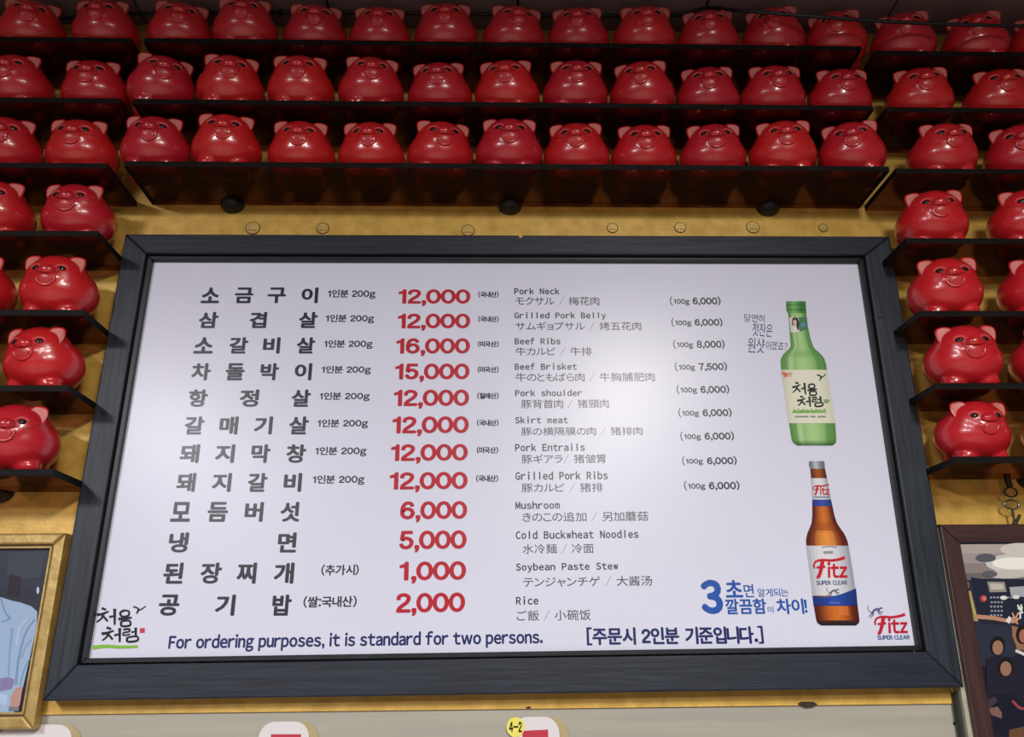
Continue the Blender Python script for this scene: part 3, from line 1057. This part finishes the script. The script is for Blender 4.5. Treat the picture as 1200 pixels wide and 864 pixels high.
# ---------------------------------------------------------------- piggy bank
def make_pig_meshes():
    bm = bmesh.new()
    ellipsoid(bm, (0, 0.0, 0.060), (0.0730, 0.0690, 0.0580), 40, 24)          # round body
    ellipsoid(bm, (0, -0.020, 0.079), (0.0600, 0.0510, 0.0520), 36, 22)       # head dome
    ellipsoid(bm, (0, -0.047, 0.070), (0.0370, 0.0270, 0.0270), 30, 18)       # muzzle and cheeks
    for s in (-1, 1):
        ellipsoid(bm, (s * 0.030, -0.021, 0.013), (0.024, 0.021, 0.0155), 18, 12)
        ellipsoid(bm, (s * 0.030, 0.021, 0.013), (0.024, 0.021, 0.0155), 18, 12)
    me = bpy.data.meshes.new('pig_body_rough')
    bm.to_mesh(me)
    bm.free()
    o = bpy.data.objects.new('pig_body_rough', me)
    COL.objects.link(o)
    r = o.modifiers.new('r', 'REMESH')
    r.mode = 'VOXEL'
    r.voxel_size = 0.0027
    s = o.modifiers.new('s', 'SMOOTH')
    s.factor = 0.5
    s.iterations = 14
    bpy.context.view_layer.update()
    dg = bpy.context.evaluated_depsgraph_get()
    body = bpy.data.meshes.new_from_object(o.evaluated_get(dg))
    body.name = 'pig_body'
    bpy.data.objects.remove(o)
    zmin = min(v.co.z for v in body.vertices)
    for v in body.vertices:
        v.co.z -= zmin
    for p in body.polygons:
        p.use_smooth = True
    body.materials.clear()
    body.materials.append(M['pig'])
    return body


def pig_prototype():
    body = make_pig_meshes()
    bvh = BVHTree.FromPolygons([v.co.copy() for v in body.vertices], [list(p.vertices) for p in body.polygons])

    def surf(x, z, lift=0.0):
        h = bvh.ray_cast(Vector((x, -0.3, z)), Vector((0, 1, 0)))
        p, n = h[0], h[1]
        return (p + n * lift, n) if p else (Vector((x, -0.05, z)), Vector((0, -1, 0)))
    root = empty('piggy_bank', (0, 0, 0))
    link('body', body, root)

    # ears: thick petals with a pale hollow
    out = [(0, 0), (0.0085, 0.009), (0.0140, 0.021), (0.0160, 0.034), (0.0148, 0.0425), (0.0098, 0.0475), (0, 0.0495)]
    out = out + [(-x, v) for x, v in out[-2:0:-1]]
    for s in (-1, 1):
        base, n = surf(s * 0.0475, 0.0780, -0.0085)
        up = Vector((0, 0.06, 1)).normalized()
        nor = Vector((s * 0.22, -1, -0.02)).normalized()
        nor = (nor - up * nor.dot(up)).normalized()
        side = up.cross(nor).normalized()

        def P(u, v, d):
            curl = -0.0035 * (1 - (u / 0.0162) ** 2) * (v / 0.0495)
            return base + side * u + up * v + nor * (d + curl)
        cx_, cy_ = 0.0, 0.028
        rings = []
        for d, k in ((-0.0045, 0.55), (-0.0040, 0.88), (-0.0015, 1.0), (0.0012, 1.0), (0.0030, 0.92), (0.0026, 0.80)):
            rings.append([P(cx_ + (u - cx_) * k, cy_ + (v - cy_) * k, d) for u, v in out])
        V = [p for r in rings for p in r]
        n_ = len(out)
        F = []
        for i in range(len(rings) - 1):
            for k in range(n_):
                F.append((i * n_ + k, i * n_ + (k + 1) % n_, (i + 1) * n_ + (k + 1) % n_, (i + 1) * n_ + k))
        F.append(list(range(n_))[::-1])
        em = mesh_from('pig_ear', V, F)
        bm = bmesh.new()
        bm.from_mesh(em)
        bmesh.ops.recalc_face_normals(bm, faces=bm.faces)
        bm.to_mesh(em)
        bm.free()
        ear = link('ear', em, root, M['pig'], True)
        inn = [P(cx_ + (u - cx_) * 0.80, cy_ + (v - cy_) * 0.81, 0.0029) for u, v in out]
        inn += [P(cx_ + (u - cx_) * 0.45, cy_ + (v - cy_) * 0.45, 0.0024) for u, v in out] + [P(cx_, cy_, 0.0022)]
        F = [(k, (k + 1) % n_, n_ + (k + 1) % n_, n_ + k) for k in range(n_)] + [(n_ + k, n_ + (k + 1) % n_, 2 * n_) for k in range(n_)]
        im = mesh_from('pig_inner_ear', inn, F)
        bm = bmesh.new()
        bm.from_mesh(im)
        bm.normal_update()
        bmesh.ops.reverse_faces(bm, faces=[f for f in bm.faces if f.normal.dot(nor) < 0])
        bm.to_mesh(im)
        bm.free()
        link('inner_ear', im, ear, M['ear_in'], True)

    # eyes with a lid above
    for s in (-1, 1):
        c, n = surf(s * 0.0245, 0.0890, -0.0018)
        rot = Vector((0, -1, 0)).rotation_difference(n).to_matrix()
        bm = bmesh.new()
        ellipsoid(bm, c, (0.0080, 0.0038, 0.0055), 18, 12, rot)
        eye = link('eye', bm_mesh('pig_eye', bm), root, M['eye'], True)
        pts = []
        for k in range(11):
            a = math.radians(8 + 164 * k / 10)
            q = Vector((0.0108 * math.cos(a), 0, 0.0092 * math.sin(a) - 0.0006))
            pts.append(surf(c.x + q.x, c.z + q.z, 0.0003)[0])
        link('eyelid', tube_mesh('pig_eyelid', pts, [0.0006 + 0.0012 * math.sin(math.pi * k / 10) for k in range(11)], 7), eye, M['lid'], True)

    # snout
    c, n = surf(0, 0.0815)
    bm = bmesh.new()
    ellipsoid(bm, (0, c.y + 0.0008, 0.0825), (0.0155, 0.0108, 0.0115), 26, 16)
    for v in bm.verts:                                   # flat underside where the mouth opens
        if v.co.z < 0.0740:
            v.co.z = 0.0740
    sn = link('snout', bm_mesh('pig_snout', bm), root, M['pig'], True)
    for s in (-1, 1):
        bm = bmesh.new()
        ellipsoid(bm, (s * 0.0056, c.y - 0.0086, 0.0848), (0.0021, 0.0012, 0.0027), 10, 8)
        link('nostril', bm_mesh('pig_nostril', bm), sn, M['nostril'], True)
    # open smile: rim, dark line under the snout, tongue
    pts = []
    for k in range(15):
        a = math.pi * k / 14
        x, z = -0.0175 * math.cos(a), 0.0728 - 0.0205 * math.sin(a) ** 0.85
        pts.append(surf(x, z, 0.0004)[0])
    mouth = link('mouth_rim', tube_mesh('pig_mouth_rim', pts, [0.0016 + 0.0018 * math.sin(math.pi * k / 14) for k in range(15)], 8), root, M['pig'], True)
    bm = bmesh.new()
    t, n = surf(0, 0.063)
    rot = Vector((0, -1, 0)).rotation_difference(n).to_matrix()
    ellipsoid(bm, t, (0.0135, 0.0028, 0.0100), 20, 12, rot)
    link('tongue', bm_mesh('pig_tongue', bm), mouth, M['tongue'], True)
    pts = [surf(x, 0.0735 + 16 * x * x, 0.0)[0] for x in [0.0225 * (k / 7 - 1) for k in range(15)]]
    link('mouth_line', tube_mesh('pig_mouth_line', pts, 0.0009, 6), mouth, M['nostril'], True)
    # crease folding from the cheeks up to the ears
    for s in (-1, 1):
        pts = [surf(s * x, z, -0.0002)[0] for x, z in ((0.026, 0.0770), (0.036, 0.0785), (0.044, 0.0835), (0.0495, 0.0905))]
        link('cheek_crease', tube_mesh('pig_cheek_crease', smooth_path(pts, 4), 0.0006, 6), root, M['crease'], True)
    # money slot on the back
    h = bvh.ray_cast(Vector((0, 0.022, 0.3)), Vector((0, 0, -1)))
    link('coin_slot', box_mesh('pig_coin_slot', (-0.0015, 0.008, h[0].z - 0.006), (0.0015, 0.036, h[0].z + 0.0006)), root, M['nostril'])
    return root


proto = pig_prototype()


def copy_tree(o, parent=None):
    c = o.copy()
    COL.objects.link(c)
    c.parent = parent
    for ch in [q for q in o.children]:
        copy_tree(ch, c)
    return c


ORD = ['first', 'second', 'third', 'fourth', 'fifth', 'sixth', 'seventh', 'eighth', 'ninth', 'tenth', 'eleventh']
PIGS = {
    'S1': [(-0.732, -0.006, 14), (-0.583, -0.021, 6), (-0.431, -0.003, 8), (-0.285, 0.0, 2), (-0.135, -0.012, 0), (0.018, -0.007, 8),
           (0.165, -0.006, -6), (0.316, -0.011, -2), (0.464, -0.003, -8), (0.612, -0.013, -22), (0.76, -0.005, -24)],
    'S2': [(-0.749, -0.02, 22), (-0.6, -0.022, 12), (-0.448, -0.022, 4), (-0.296, -0.022, 8), (-0.146, -0.007, -4), (0.002, -0.015, -6),
           (0.152, -0.016, 0), (0.301, -0.016, -12), (0.449, -0.001, -8), (0.595, -0.006, -10), (0.748, 0.0, -10)],
    'S3': [(-0.744, -0.011, 6), (-0.593, -0.022, 8), (-0.44, -0.001, 4), (-0.291, 0.0, 0), (-0.143, -0.004, 10), (0.005, -0.014, 0),
           (0.151, -0.003, -6), (0.298, 0.003, -4), (0.448, -0.002, -6), (0.597, -0.016, -16), (0.749, -0.014, -26)],
    'L1': [(-1.22, -0.008, 10), (-1.059, -0.008, 16), (-0.895, -0.011, 2)],
    'L2': [(-1.059, -0.014, 2), (-0.898, 0.0, 4)],
    'L3': [(-1.055, -0.014, 14), (-0.9, -0.006, 4)],
    'L4': [(-1.045, -0.016, 10), (-0.884, -0.004, 2)],
    'L5': [(-1.052, -0.018, 8), (-0.891, -0.013, 4)],
    'L6': [(-1.065, -0.01, 6), (-0.896, -0.009, -6)],
    'L7': [(-0.915, -0.014, 8)],
    'R1': [(0.912, -0.014, -24), (1.079, -0.016, -28), (1.235, -0.012, -24)],
    'R2': [(0.927, -0.008, -18), (1.105, -0.008, -16)],
    'R3': [(0.946, -0.018, -4), (1.121, -0.016, -30)],
    'R4': [(0.897, -0.013, -18), (1.094, -0.018, -18)],
    'R5': [(0.893, -0.018, -18), (1.084, -0.018, -18)],
    'R6': [(0.902, -0.016, -8), (1.080, -0.014, -14)],
    'R7': [(0.903, 0.003, 0), (1.075, -0.006, -10)],
}
LONG = {'S1': 'uppermost long shelf above the menu', 'S2': 'middle long shelf above the menu', 'S3': 'lowest long shelf above the menu'}
SIDE = ['top', 'second', 'third', 'fourth', 'fifth', 'sixth', 'bottom']
used = False
for key, lst in PIGS.items():
    x0, x1, z0, z1 = ROWS[key]
    for i, (x, dy, yaw) in enumerate(lst):
        root = proto if not used else copy_tree(proto)
        used = True
        z = z0 + (z1 - z0) * (x - x0) / (x1 - x0)
        root.location = (x, -0.047 + dy, z)
        k = random.uniform(0.985, 1.0) * (0.95 if key == 'R7' else 1.0)
        root.scale = (k, k, k)
        if x > 0.4 and yaw < -8:
            yaw += 7
        root.rotation_euler = (0, 0, math.radians(yaw))
        if key in LONG:
            lab = 'red plastic piggy bank, %s from the left on the %s' % (ORD[i], LONG[key])
        else:
            side = 'left' if key[0] == 'L' else 'right'
            near = (i == len(lst) - 1) if side == 'left' else (i == 0)
            row = SIDE[int(key[1]) - 1]
            row = row if row in ('top', 'bottom') else row + '-from-top'
            far_i = (len(lst) - 1 - i) if side == 'left' else i
            where = ['at the menu-side end of', 'second from the menu on', 'third from the menu on'][far_i]
            lab = 'red piggy bank %s the %s %s-hand shelf' % (where, row, side)
        tag(root, lab, 'piggy bank', 'red piggy banks on the shelves')


# ---------------------------------------------------------------- picture frames
def ruler(frame_y):
    return lambda px, py: (lambda p: (p.x, p.z))(at(px, py, frame_y))


# gilt frame, lower left
GX0, GX1, GZ0, GZ1 = -1.27, -0.8315, -0.119, 0.2195
gf = empty('gilt_picture_frame', (-1.05, GOLD, GZ0), 'gilt picture frame holding a photo of someone in a light blue shirt', 'picture frame')
GO = (-1.05, GOLD, GZ0)
q0 = [(GX0, GZ1), (GX1, GZ1), (GX1, GZ0), (GX0, GZ0)]
q1 = grow(q0, -0.021)
q2 = grow(q0, -0.0235)
q3 = grow(q0, -0.0275)
for i in range(4):
    rail(q0, q1, i, 0.0, GOLD, 'frame_rail', M['giltframe'], 0.004, gf, GO)
    rail(q1, q2, i, 0.007, GOLD - 0.004, 'frame_groove', M['gilt_dark'], 0, gf, GO)
    rail(q2, q3, i, 0.005, GOLD - 0.004, 'frame_bead', M['giltframe'], 0.001, gf, GO)
PY = 0.014
pr = Print()
k = lambda x, y: (x / 2.84, 560 + y / 2.84)
lo, hi = (GX0 + 0.0265, GZ0 + 0.0265), (GX1 - 0.0265, GZ1 - 0.0265)
for j in range(8):                                    # photographed backdrop, dark slate
    a, b = lo[1] + (hi[1] - lo[1]) * j / 8, lo[1] + (hi[1] - lo[1]) * (j + 1) / 8
    pr.poly3([(lo[0], PY, a), (hi[0], PY, a), (hi[0], PY, b), (lo[0], PY, b)], mix((44, 42, 52), (66, 72, 84), j / 7))
P1, P2, P3 = PY - 0.0004, PY - 0.0008, PY - 0.0012
pr.poly([k(30, 250), k(150, 245), k(135, 330), k(60, 340), k(20, 320)], (72, 78, 90), P1)
pr.poly([k(35, 320), k(70, 330), k(60, 400), k(20, 390)], (58, 54, 62), P2)
pr.oval(*k(126, 375), 1.6, 4.2, (190, 205, 235), P2)
xm = -1.035                                          # the sitter's middle line
sh = [at(*k(*p), P2) for p in [(4, 398), (34, 408), (70, 416), (104, 428), (124, 446), (122, 500), (108, 560), (92, 630), (76, 700), (58, 748), (46, 782)]]
left = [Vector((2 * xm - p.x, p.y, p.z)) for p in sh][::-1]
sh = [p for p in sh if p.z > lo[1]] + [Vector((sh[-1].x, P2, lo[1]))]
left = [Vector((left[0].x, P2, lo[1]))] + [p for p in left if p.z > lo[1]]
pr.poly3(left + sh, (158, 184, 216))
sk = [(xm + 0.055 * math.cos(a), P3, 0.128 + 0.068 * math.sin(a)) for a in (2 * math.pi * q / 24 for q in range(24))]
pr.poly3([p for p in sk if p[2] < hi[1]], (176, 132, 112))
pr.poly3([(xm - 0.028, P3, 0.085), (xm + 0.028, P3, 0.085), (xm + 0.034, P3, 0.048), (xm, P3, 0.030), (xm - 0.034, P3, 0.048)], (168, 122, 104))
pr.poly3([(xm - 0.056, P3 - 0.0004, 0.150), (xm - 0.03, P3 - 0.0004, 0.172), (xm + 0.03, P3 - 0.0004, 0.172), (xm + 0.056, P3 - 0.0004, 0.150),
          (xm + 0.05, P3 - 0.0004, 0.1905), (xm - 0.05, P3 - 0.0004, 0.1905)], (26, 24, 26))
for pts, w, c in [([(3, 400), (14, 440), (34, 470)], (1.2, 2.0), (120, 148, 186)), ([(32, 470), (6, 480)], 1.4, (124, 152, 190)),
                  ([(116, 470), (84, 520), (62, 600), (52, 690)], (1.4, 2.6), (122, 150, 188)), ([(104, 540), (86, 560), (70, 600)], 1.5, (138, 164, 200)),
                  ([(92, 470), (66, 500), (56, 560)], 3.6, (172, 196, 226)), ([(40, 500), (30, 600), (28, 660)], (2.5, 1.5), (140, 166, 200)),
                  ([(100, 600), (80, 640), (66, 690)], 1.6, (130, 158, 196))]:
    pr.ribbon([k(*p) for p in pts], w, c, P3)
pr.poly([k(0, 668), k(30, 664), k(48, 672), k(40, 702), k(0, 712)], (138, 128, 172), P3)
pr.poly([k(76, 694), k(52, 700), k(36, 726), k(30, 770), k(52, 776), k(66, 756)], (186, 148, 140), P3)
pr.poly([k(30, 762), k(64, 764), k(62, 777), k(28, 777)], (120, 124, 132), P3 - 0.0004)
pr.poly([k(0, 720), k(26, 724), k(22, 760), k(0, 752)], (176, 200, 228), P3)
ph = pr.build('photograph', gf, M['photo'], 'photo of a person in a light blue shirt')
link('photo_backing', prism_mesh('photo_backing', grow(q0, -0.0235), PY + 0.0006, GOLD - 0.003, 0, GO), gf, M['dark'])

# brown frame, lower right
BX0, BX1, BZ0, BZ1 = 0.826, 1.40, -0.40, 0.224
bf = empty('brown_picture_frame', (1.11, GOLD, BZ0), 'dark brown wooden picture frame with a group photo taken inside a restaurant', 'picture frame')
BFO = (1.11, GOLD, BZ0)
q0 = [(BX0, BZ1), (BX1, BZ1), (BX1, BZ0), (BX0 - 0.006, BZ0)]
q1 = grow(q0, -0.034)
for i in range(4):
    rail(q0, q1, i, -0.014, WALL if False else GOLD - 0.001, 'frame_rail', M['brown_h'] if i % 2 == 0 else M['brown'], 0.003, bf, BFO)
link('backing_edge', prism_mesh('backing_edge', [(0.8195, BZ1 - 0.004), (BX0 + 0.01, BZ1 - 0.004), (BX0 + 0.01, BZ0), (0.8108, BZ0)],
                                -0.004, GOLD - 0.001, 0.0005, BFO), bf, M['pale_edge'])
link('backing_with_shadow', prism_mesh('backing_with_shadow', [(0.8100, -0.078), (BX0 + 0.01, -0.078), (BX0 + 0.01, BZ0), (0.8045, BZ0)],
                                 0.006, GOLD - 0.002, 0, BFO), bf, M['green_edge'])  # dark strip: backing and the shadow beside it, in one colour
q2 = grow(q0, -0.033)
QY = -0.006
link('photo_backing', prism_mesh('photo_backing', q2, QY + 0.0006, GOLD - 0.001, 0, BFO), bf, M['dark'])
pr = Print()
k = lambda x, y: (1080 + x / 4.317, 540 + y / 4.317)      # upper part of the photo
z0, z1 = q2[2][1], q2[0][1]
for j in range(10):
    a, b = z0 + (z1 - z0) * j / 10, z0 + (z1 - z0) * (j + 1) / 10
    pr.poly3([(q2[3][0] + 0.006 * j / 10 * 0.9, QY, a), (q2[2][0], QY, a), (q2[2][0], QY, b), (q2[3][0] + 0.006 * (j + 1) / 10 * 0.9, QY, b)],
             (34, 32, 42) if j < 6 else (46, 50, 66))
Q1, Q2_, Q3 = QY - 0.0004, QY - 0.0008, QY - 0.0012


def far(q, x=1.365):
    """the same height at the photo's far right edge"""
    p = at(*q, QY)
    return (x, p.z)


def poly_to_edge(pts, col, y):
    """last point is carried across to the far edge of the photo"""
    P = [at(px, py, y) for px, py in pts]
    P = P + [Vector((1.365, y, P[-1].z)), Vector((1.365, y, P[0].z))]
    pr.poly3(P, col)


TOPL = at(*k(186, 424), Q1)
# pale ceiling of the photographed room
for c, ya, yb_ in [((176, 166, 160), 424, 470), ((160, 150, 148), 470, 520), ((140, 130, 130), 520, 570), ((112, 104, 108), 570, 604)]:
    A, B = at(*k(186 + (ya - 424) * 0.13, ya), Q1), at(*k(186 + (yb_ - 424) * 0.13, yb_), Q1)
    pr.poly3([A, (1.365, Q1, A.z), (1.365, Q1, B.z), B], c)
for cx_, cy_, rx, ry, c in [(470, 520, 34, 11, (206, 206, 202)), (470, 520, 26, 7, (240, 240, 236)), (430, 575, 26, 5, (196, 192, 188)), (500, 450, 24, 8, (206, 202, 198)),
                            (325, 492, 12, 5, (88, 92, 100)), (345, 574, 9, 4, (96, 96, 104))]:
    pr.oval(*k(cx_, cy_), rx, ry, c, Q2_)
# dark wall with its menu, a white lamp tube and a yellow post at left
pr.poly([k(248, 590), k(300, 598), k(520, 600), k(520, 830), k(300, 826)], (36, 40, 58), Q2_)
pr.poly([k(332, 612), k(420, 614), k(430, 664), k(344, 666)], (150, 148, 140), Q3)
pr.poly([k(345, 622), k(410, 624), k(416, 652), k(352, 654)], (196, 190, 176), Q3 - 0.0004)
pr.poly([k(444, 640), k(520, 636), k(520, 690), k(452, 684)], (168, 170, 176), Q3)
pr.poly([k(236, 660), k(248, 658), k(286, 812), k(268, 812)], (178, 164, 96), Q3)
pr.poly([k(222, 690), k(240, 688), k(266, 812), k(250, 812)], (206, 204, 196), Q3)
pr.oval(*k(230, 630), 3.0, 4.6, (120, 96, 84), Q3)
pr.oval(*k(312, 698), 4.0, 4.2, (168, 60, 66), Q3)
pr.oval(*k(318, 698), 2.4, 2.6, (206, 120, 120), Q3 - 0.0004)
for r in range(5):
    for c in range(4 if r else 7):
        x, y = 346 + c * 17 + (r % 2) * 3, 690 + r * 22 + (0 if r else -2)
        pr.poly([k(x, y), k(x + 11, y), k(x + 12, y + 9), k(x + 1, y + 9)], (150, 152, 164), Q3)
pr.oval(*k(415, 694), 4.2, 2.4, (226, 226, 226), Q3 - 0.0004)
pr.oval(*k(478, 690), 4.2, 2.4, (220, 220, 222), Q3 - 0.0004)
for p in ([(486, 730), (500, 760)], [(504, 728), (506, 764)], [(486, 748), (512, 744)], [(490, 772), (514, 768)], [(498, 772), (500, 800)]):
    pr.ribbon([k(*q) for q in p], 2.0, (226, 226, 226), Q3)
# people: raised arm with a white cuff making a sign, heads, dark clothes
kk = lambda x, y: (1080 + x / 5.267, 700 + y / 5.267)
SKIN = (188, 138, 110)
pr.ribbon([kk(330, 120), kk(430, 128), kk(500, 140), kk(545, 150)], (5.0, 4.0), SKIN, Q3 - 0.0008)
pr.ribbon([kk(528, 132), kk(552, 150)], 7.0, (226, 222, 220), Q3 - 0.0012)
pr.oval(*kk(574, 140), 4.2, 4.0, SKIN, Q3 - 0.0012)
for p in ([(572, 130), (564, 108), (560, 96)], [(582, 128), (590, 108), (598, 96)], [(568, 146), (556, 162)], [(584, 140), (604, 132)], [(580, 152), (596, 166)]):
    pr.ribbon([kk(*q) for q in p], (2.2, 1.4), (206, 154, 126), Q3 - 0.0016)
pr.poly([kk(556, 178), kk(612, 190), kk(640, 330), kk(590, 322), kk(560, 240)], (150, 108, 84), Q3 - 0.0008)
pr.oval(*kk(622, 232), 7.5, 11, (30, 24, 26), Q3 - 0.0012)
pr.oval(*kk(628, 240), 5.0, 8, (164, 104, 90), Q3 - 0.0016)
pr.oval(*kk(470, 300), 8.5, 11, (28, 24, 26), Q3 - 0.0012)
pr.oval(*kk(470, 312), 6.3, 8.5, (156, 116, 96), Q3 - 0.0016)
pr.oval(*kk(520, 430), 9, 11, (28, 24, 26), Q3 - 0.0012)
pr.oval(*kk(520, 442), 6.6, 8.6, (150, 112, 94), Q3 - 0.0016)
pr.poly([kk(400, 380), kk(470, 360), kk(560, 372), kk(640, 330), kk(680, 520), kk(680, 900), kk(400, 900)], (34, 34, 48), Q3 - 0.0010)
pr.ribbon([kk(580, 330), kk(610, 342), kk(640, 356)], 3.6, (214, 206, 208), Q3 - 0.0016)
pr.poly([kk(440, 600), kk(560, 600), kk(632, 660), kk(632, 790), kk(520, 860), kk(450, 830)], (26, 28, 42), Q3 - 0.0014)
pr.poly([kk(410, 690), kk(470, 676), kk(496, 716), kk(494, 750), kk(430, 726)], (128, 92, 84), Q3 - 0.0018)
pr.poly([kk(396, 640), kk(452, 612), kk(470, 640), kk(420, 690)], (66, 54, 64), Q3 - 0.0018)
pr.ribbon([kk(560, 640), kk(600, 680), kk(632, 690)], 3.0, (150, 70, 76), Q3 - 0.0018)
pr.poly([kk(540, 820), kk(632, 800), kk(632, 880), kk(540, 880)], (104, 74, 54), Q3 - 0.0018)
ph = pr.build('photograph', bf, M['photo'], 'group photo of diners waving under bright ceiling lamps')

# hook and clasp hanging from the shelf to the brown frame
hk = empty('hanging_hook', (1.049, GOLD - 0.02, 0.225), 'dark metal ring and clasp hanging above the brown picture frame', 'hook')


def Hk(px, py):
    p = at(px, py, 0.0)
    return Vector((p.x - 1.049, -0.0 - (GOLD - 0.02), p.z - 0.225))


c = Hk(1184.5, 577)
link('upper_ring', ring_mesh('upper_ring', c, 0.0125, 0.0020, sx=1.0, sz=0.75), hk, M['bracket'], True)
c = Hk(1185.5, 591.5)
link('lower_ring', ring_mesh('lower_ring', c, 0.0125, 0.0022, sx=1.15, sz=0.72), hk, M['iron'], True)
link('wire_stem', tube_mesh('wire_stem', smooth_path([Hk(1186, 597), Hk(1187.5, 604), Hk(1188.5, 610), Hk(1188.5, 616)], 4), 0.0022), hk, M['bracket'], True)
link('clasp', tube_mesh('clasp', smooth_path([Hk(1195, 604), Hk(1192, 610), Hk(1189.5, 613), Hk(1191, 616)], 4), [0.0032] * 6 + [0.0044] * 7), hk, M['bracket'], True)
link('drop_link', tube_mesh('drop_link', smooth_path([Hk(1180, 556), Hk(1181, 564), Hk(1184, 571)], 4), 0.006), hk, M['bracket'], True)

# ---------------------------------------------------------------- cable along the ceiling
cab = []
for px, py, y in [(-60, 30, -0.02), (90, 20, -0.02), (157, 16, -0.022), (245, 11, -0.025), (330, 7, -0.028), (420, 5, -0.03), (520, 4, -0.03), (620, 4, -0.03),
                  (720, 6, -0.03), (790, 8, -0.035), (828, 9.5, -0.06), (862, 12, -0.12), (900, 15, -0.150), (950, 19, -0.160), (1010, 23.5, -0.16), (1100, 28, -0.16),
                  (1200, 30.5, -0.16), (1320, 31, -0.16)]:
    p = at(px, py, y)
    p.z = min(p.z, CEIL - 0.0125)
    cab.append(p)
co = empty('ceiling_cable', cab[9], 'black cable strung along the ceiling over the top row of piggy banks', 'cable')
o = link('cable_sheath', tube_mesh('cable_sheath', [p - cab[9] for p in smooth_path(cab, 8)], 0.0040, 10), co, M['cable'], True)
for idx in (4, 7):
    q = cab[idx] - cab[9]
    link('cable_clip', box_mesh('cable_clip', (q.x - 0.004, q.y - 0.006, q.z - 0.005), (q.x + 0.004, q.y + 0.006, CEIL - 0.008 - cab[9].z), 0.001), co, M['bracket'])


# ---------------------------------------------------------------- cards on the wall below the board
def rounded(x0, x1, z0, z1, r, n=8):
    pts = []
    for cx_, cz_, a0 in ((x1 - r, z1 - r, 0), (x0 + r, z1 - r, 90), (x0 + r, z0 + r, 180), (x1 - r, z0 + r, 270)):
        for k_ in range(n + 1):
            a = math.radians(a0 + 90 * k_ / n)
            pts.append((cx_ + r * math.cos(a), cz_ + r * math.sin(a)))
    return pts


def wall_card(px0, px1, py, red, label):
    a, b = at(px0, py, WALL), at(px1, py, WALL)
    z1 = a.z
    z0 = z1 - 0.16
    cx_ = (a.x + b.x) / 2
    o = empty('wall_card', (cx_, WALL, z0), label, 'card', 'rounded white cards under the menu board')
    og = (cx_, WALL, z0)
    off = 0.016  # the offset tan plate stands in for the card's drop shadow
    link('tan_shadow_plate', prism_mesh('tan_shadow_plate', rounded(a.x + off, b.x + off, z0 - 0.004, z1 - 0.001, 0.030), WALL - 0.002, WALL, 0, og), o, M['card_tan'])
    link('white_face', prism_mesh('white_face', rounded(a.x, b.x, z0, z1, 0.028), WALL - 0.0045, WALL - 0.002, 0.0006, og), o, M['card'])
    if red:
        ra, rb = at(red[0], red[2], WALL), at(red[1], red[3], WALL)
        link('red_print', prism_mesh('red_print', [(ra.x, ra.z), (rb.x, rb.z), (rb.x, z0 + 0.03), (ra.x, z0 + 0.03)], WALL - 0.0053, WALL - 0.0045, 0, og), o, M['card_red'])
    return o


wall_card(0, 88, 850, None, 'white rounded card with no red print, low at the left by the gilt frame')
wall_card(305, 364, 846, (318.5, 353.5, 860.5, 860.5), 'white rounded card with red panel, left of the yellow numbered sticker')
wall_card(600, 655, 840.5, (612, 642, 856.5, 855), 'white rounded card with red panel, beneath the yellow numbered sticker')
c = at(604, 852, WALL)
st = empty('number_sticker', (c.x, WALL, c.z), 'round yellow sticker hand-marked 4-2 on the white card corner', 'sticker')
n = 24
link('sticker_disc', prism_mesh('sticker_disc', [(0.0165 * math.cos(2 * math.pi * q / n), 0.0165 * math.sin(2 * math.pi * q / n)) for q in range(n)], -0.0058, -0.0044, 0), st, M['sticker'])
pr = Print()
for w in STICK:
    w.into(pr, DG)
pr.build('handwriting', st, M['print'])

# grime spots on the gold lip and wall
for px, py, w, h, y, pa in [(946, 826, 0.038, 0.010, GOLD, 0), (619, 829.5, 0.010, 0.004, GOLD, 0), (1120, 848, 0.016, 0.010, WALL, 1)]:
    c = at(px, py, y)
    pts = [(c.x + w / 2 * math.cos(a) * random.uniform(0.7, 1.1), c.z + h / 2 * math.sin(a) * random.uniform(0.6, 1.2)) for a in (2 * math.pi * q / 14 for q in range(14))]
    link('grime_spot', prism_mesh('grime_spot', pts, y - 0.0012, y + 0.0005, 0), gold if not pa else wall, M['dirt'])
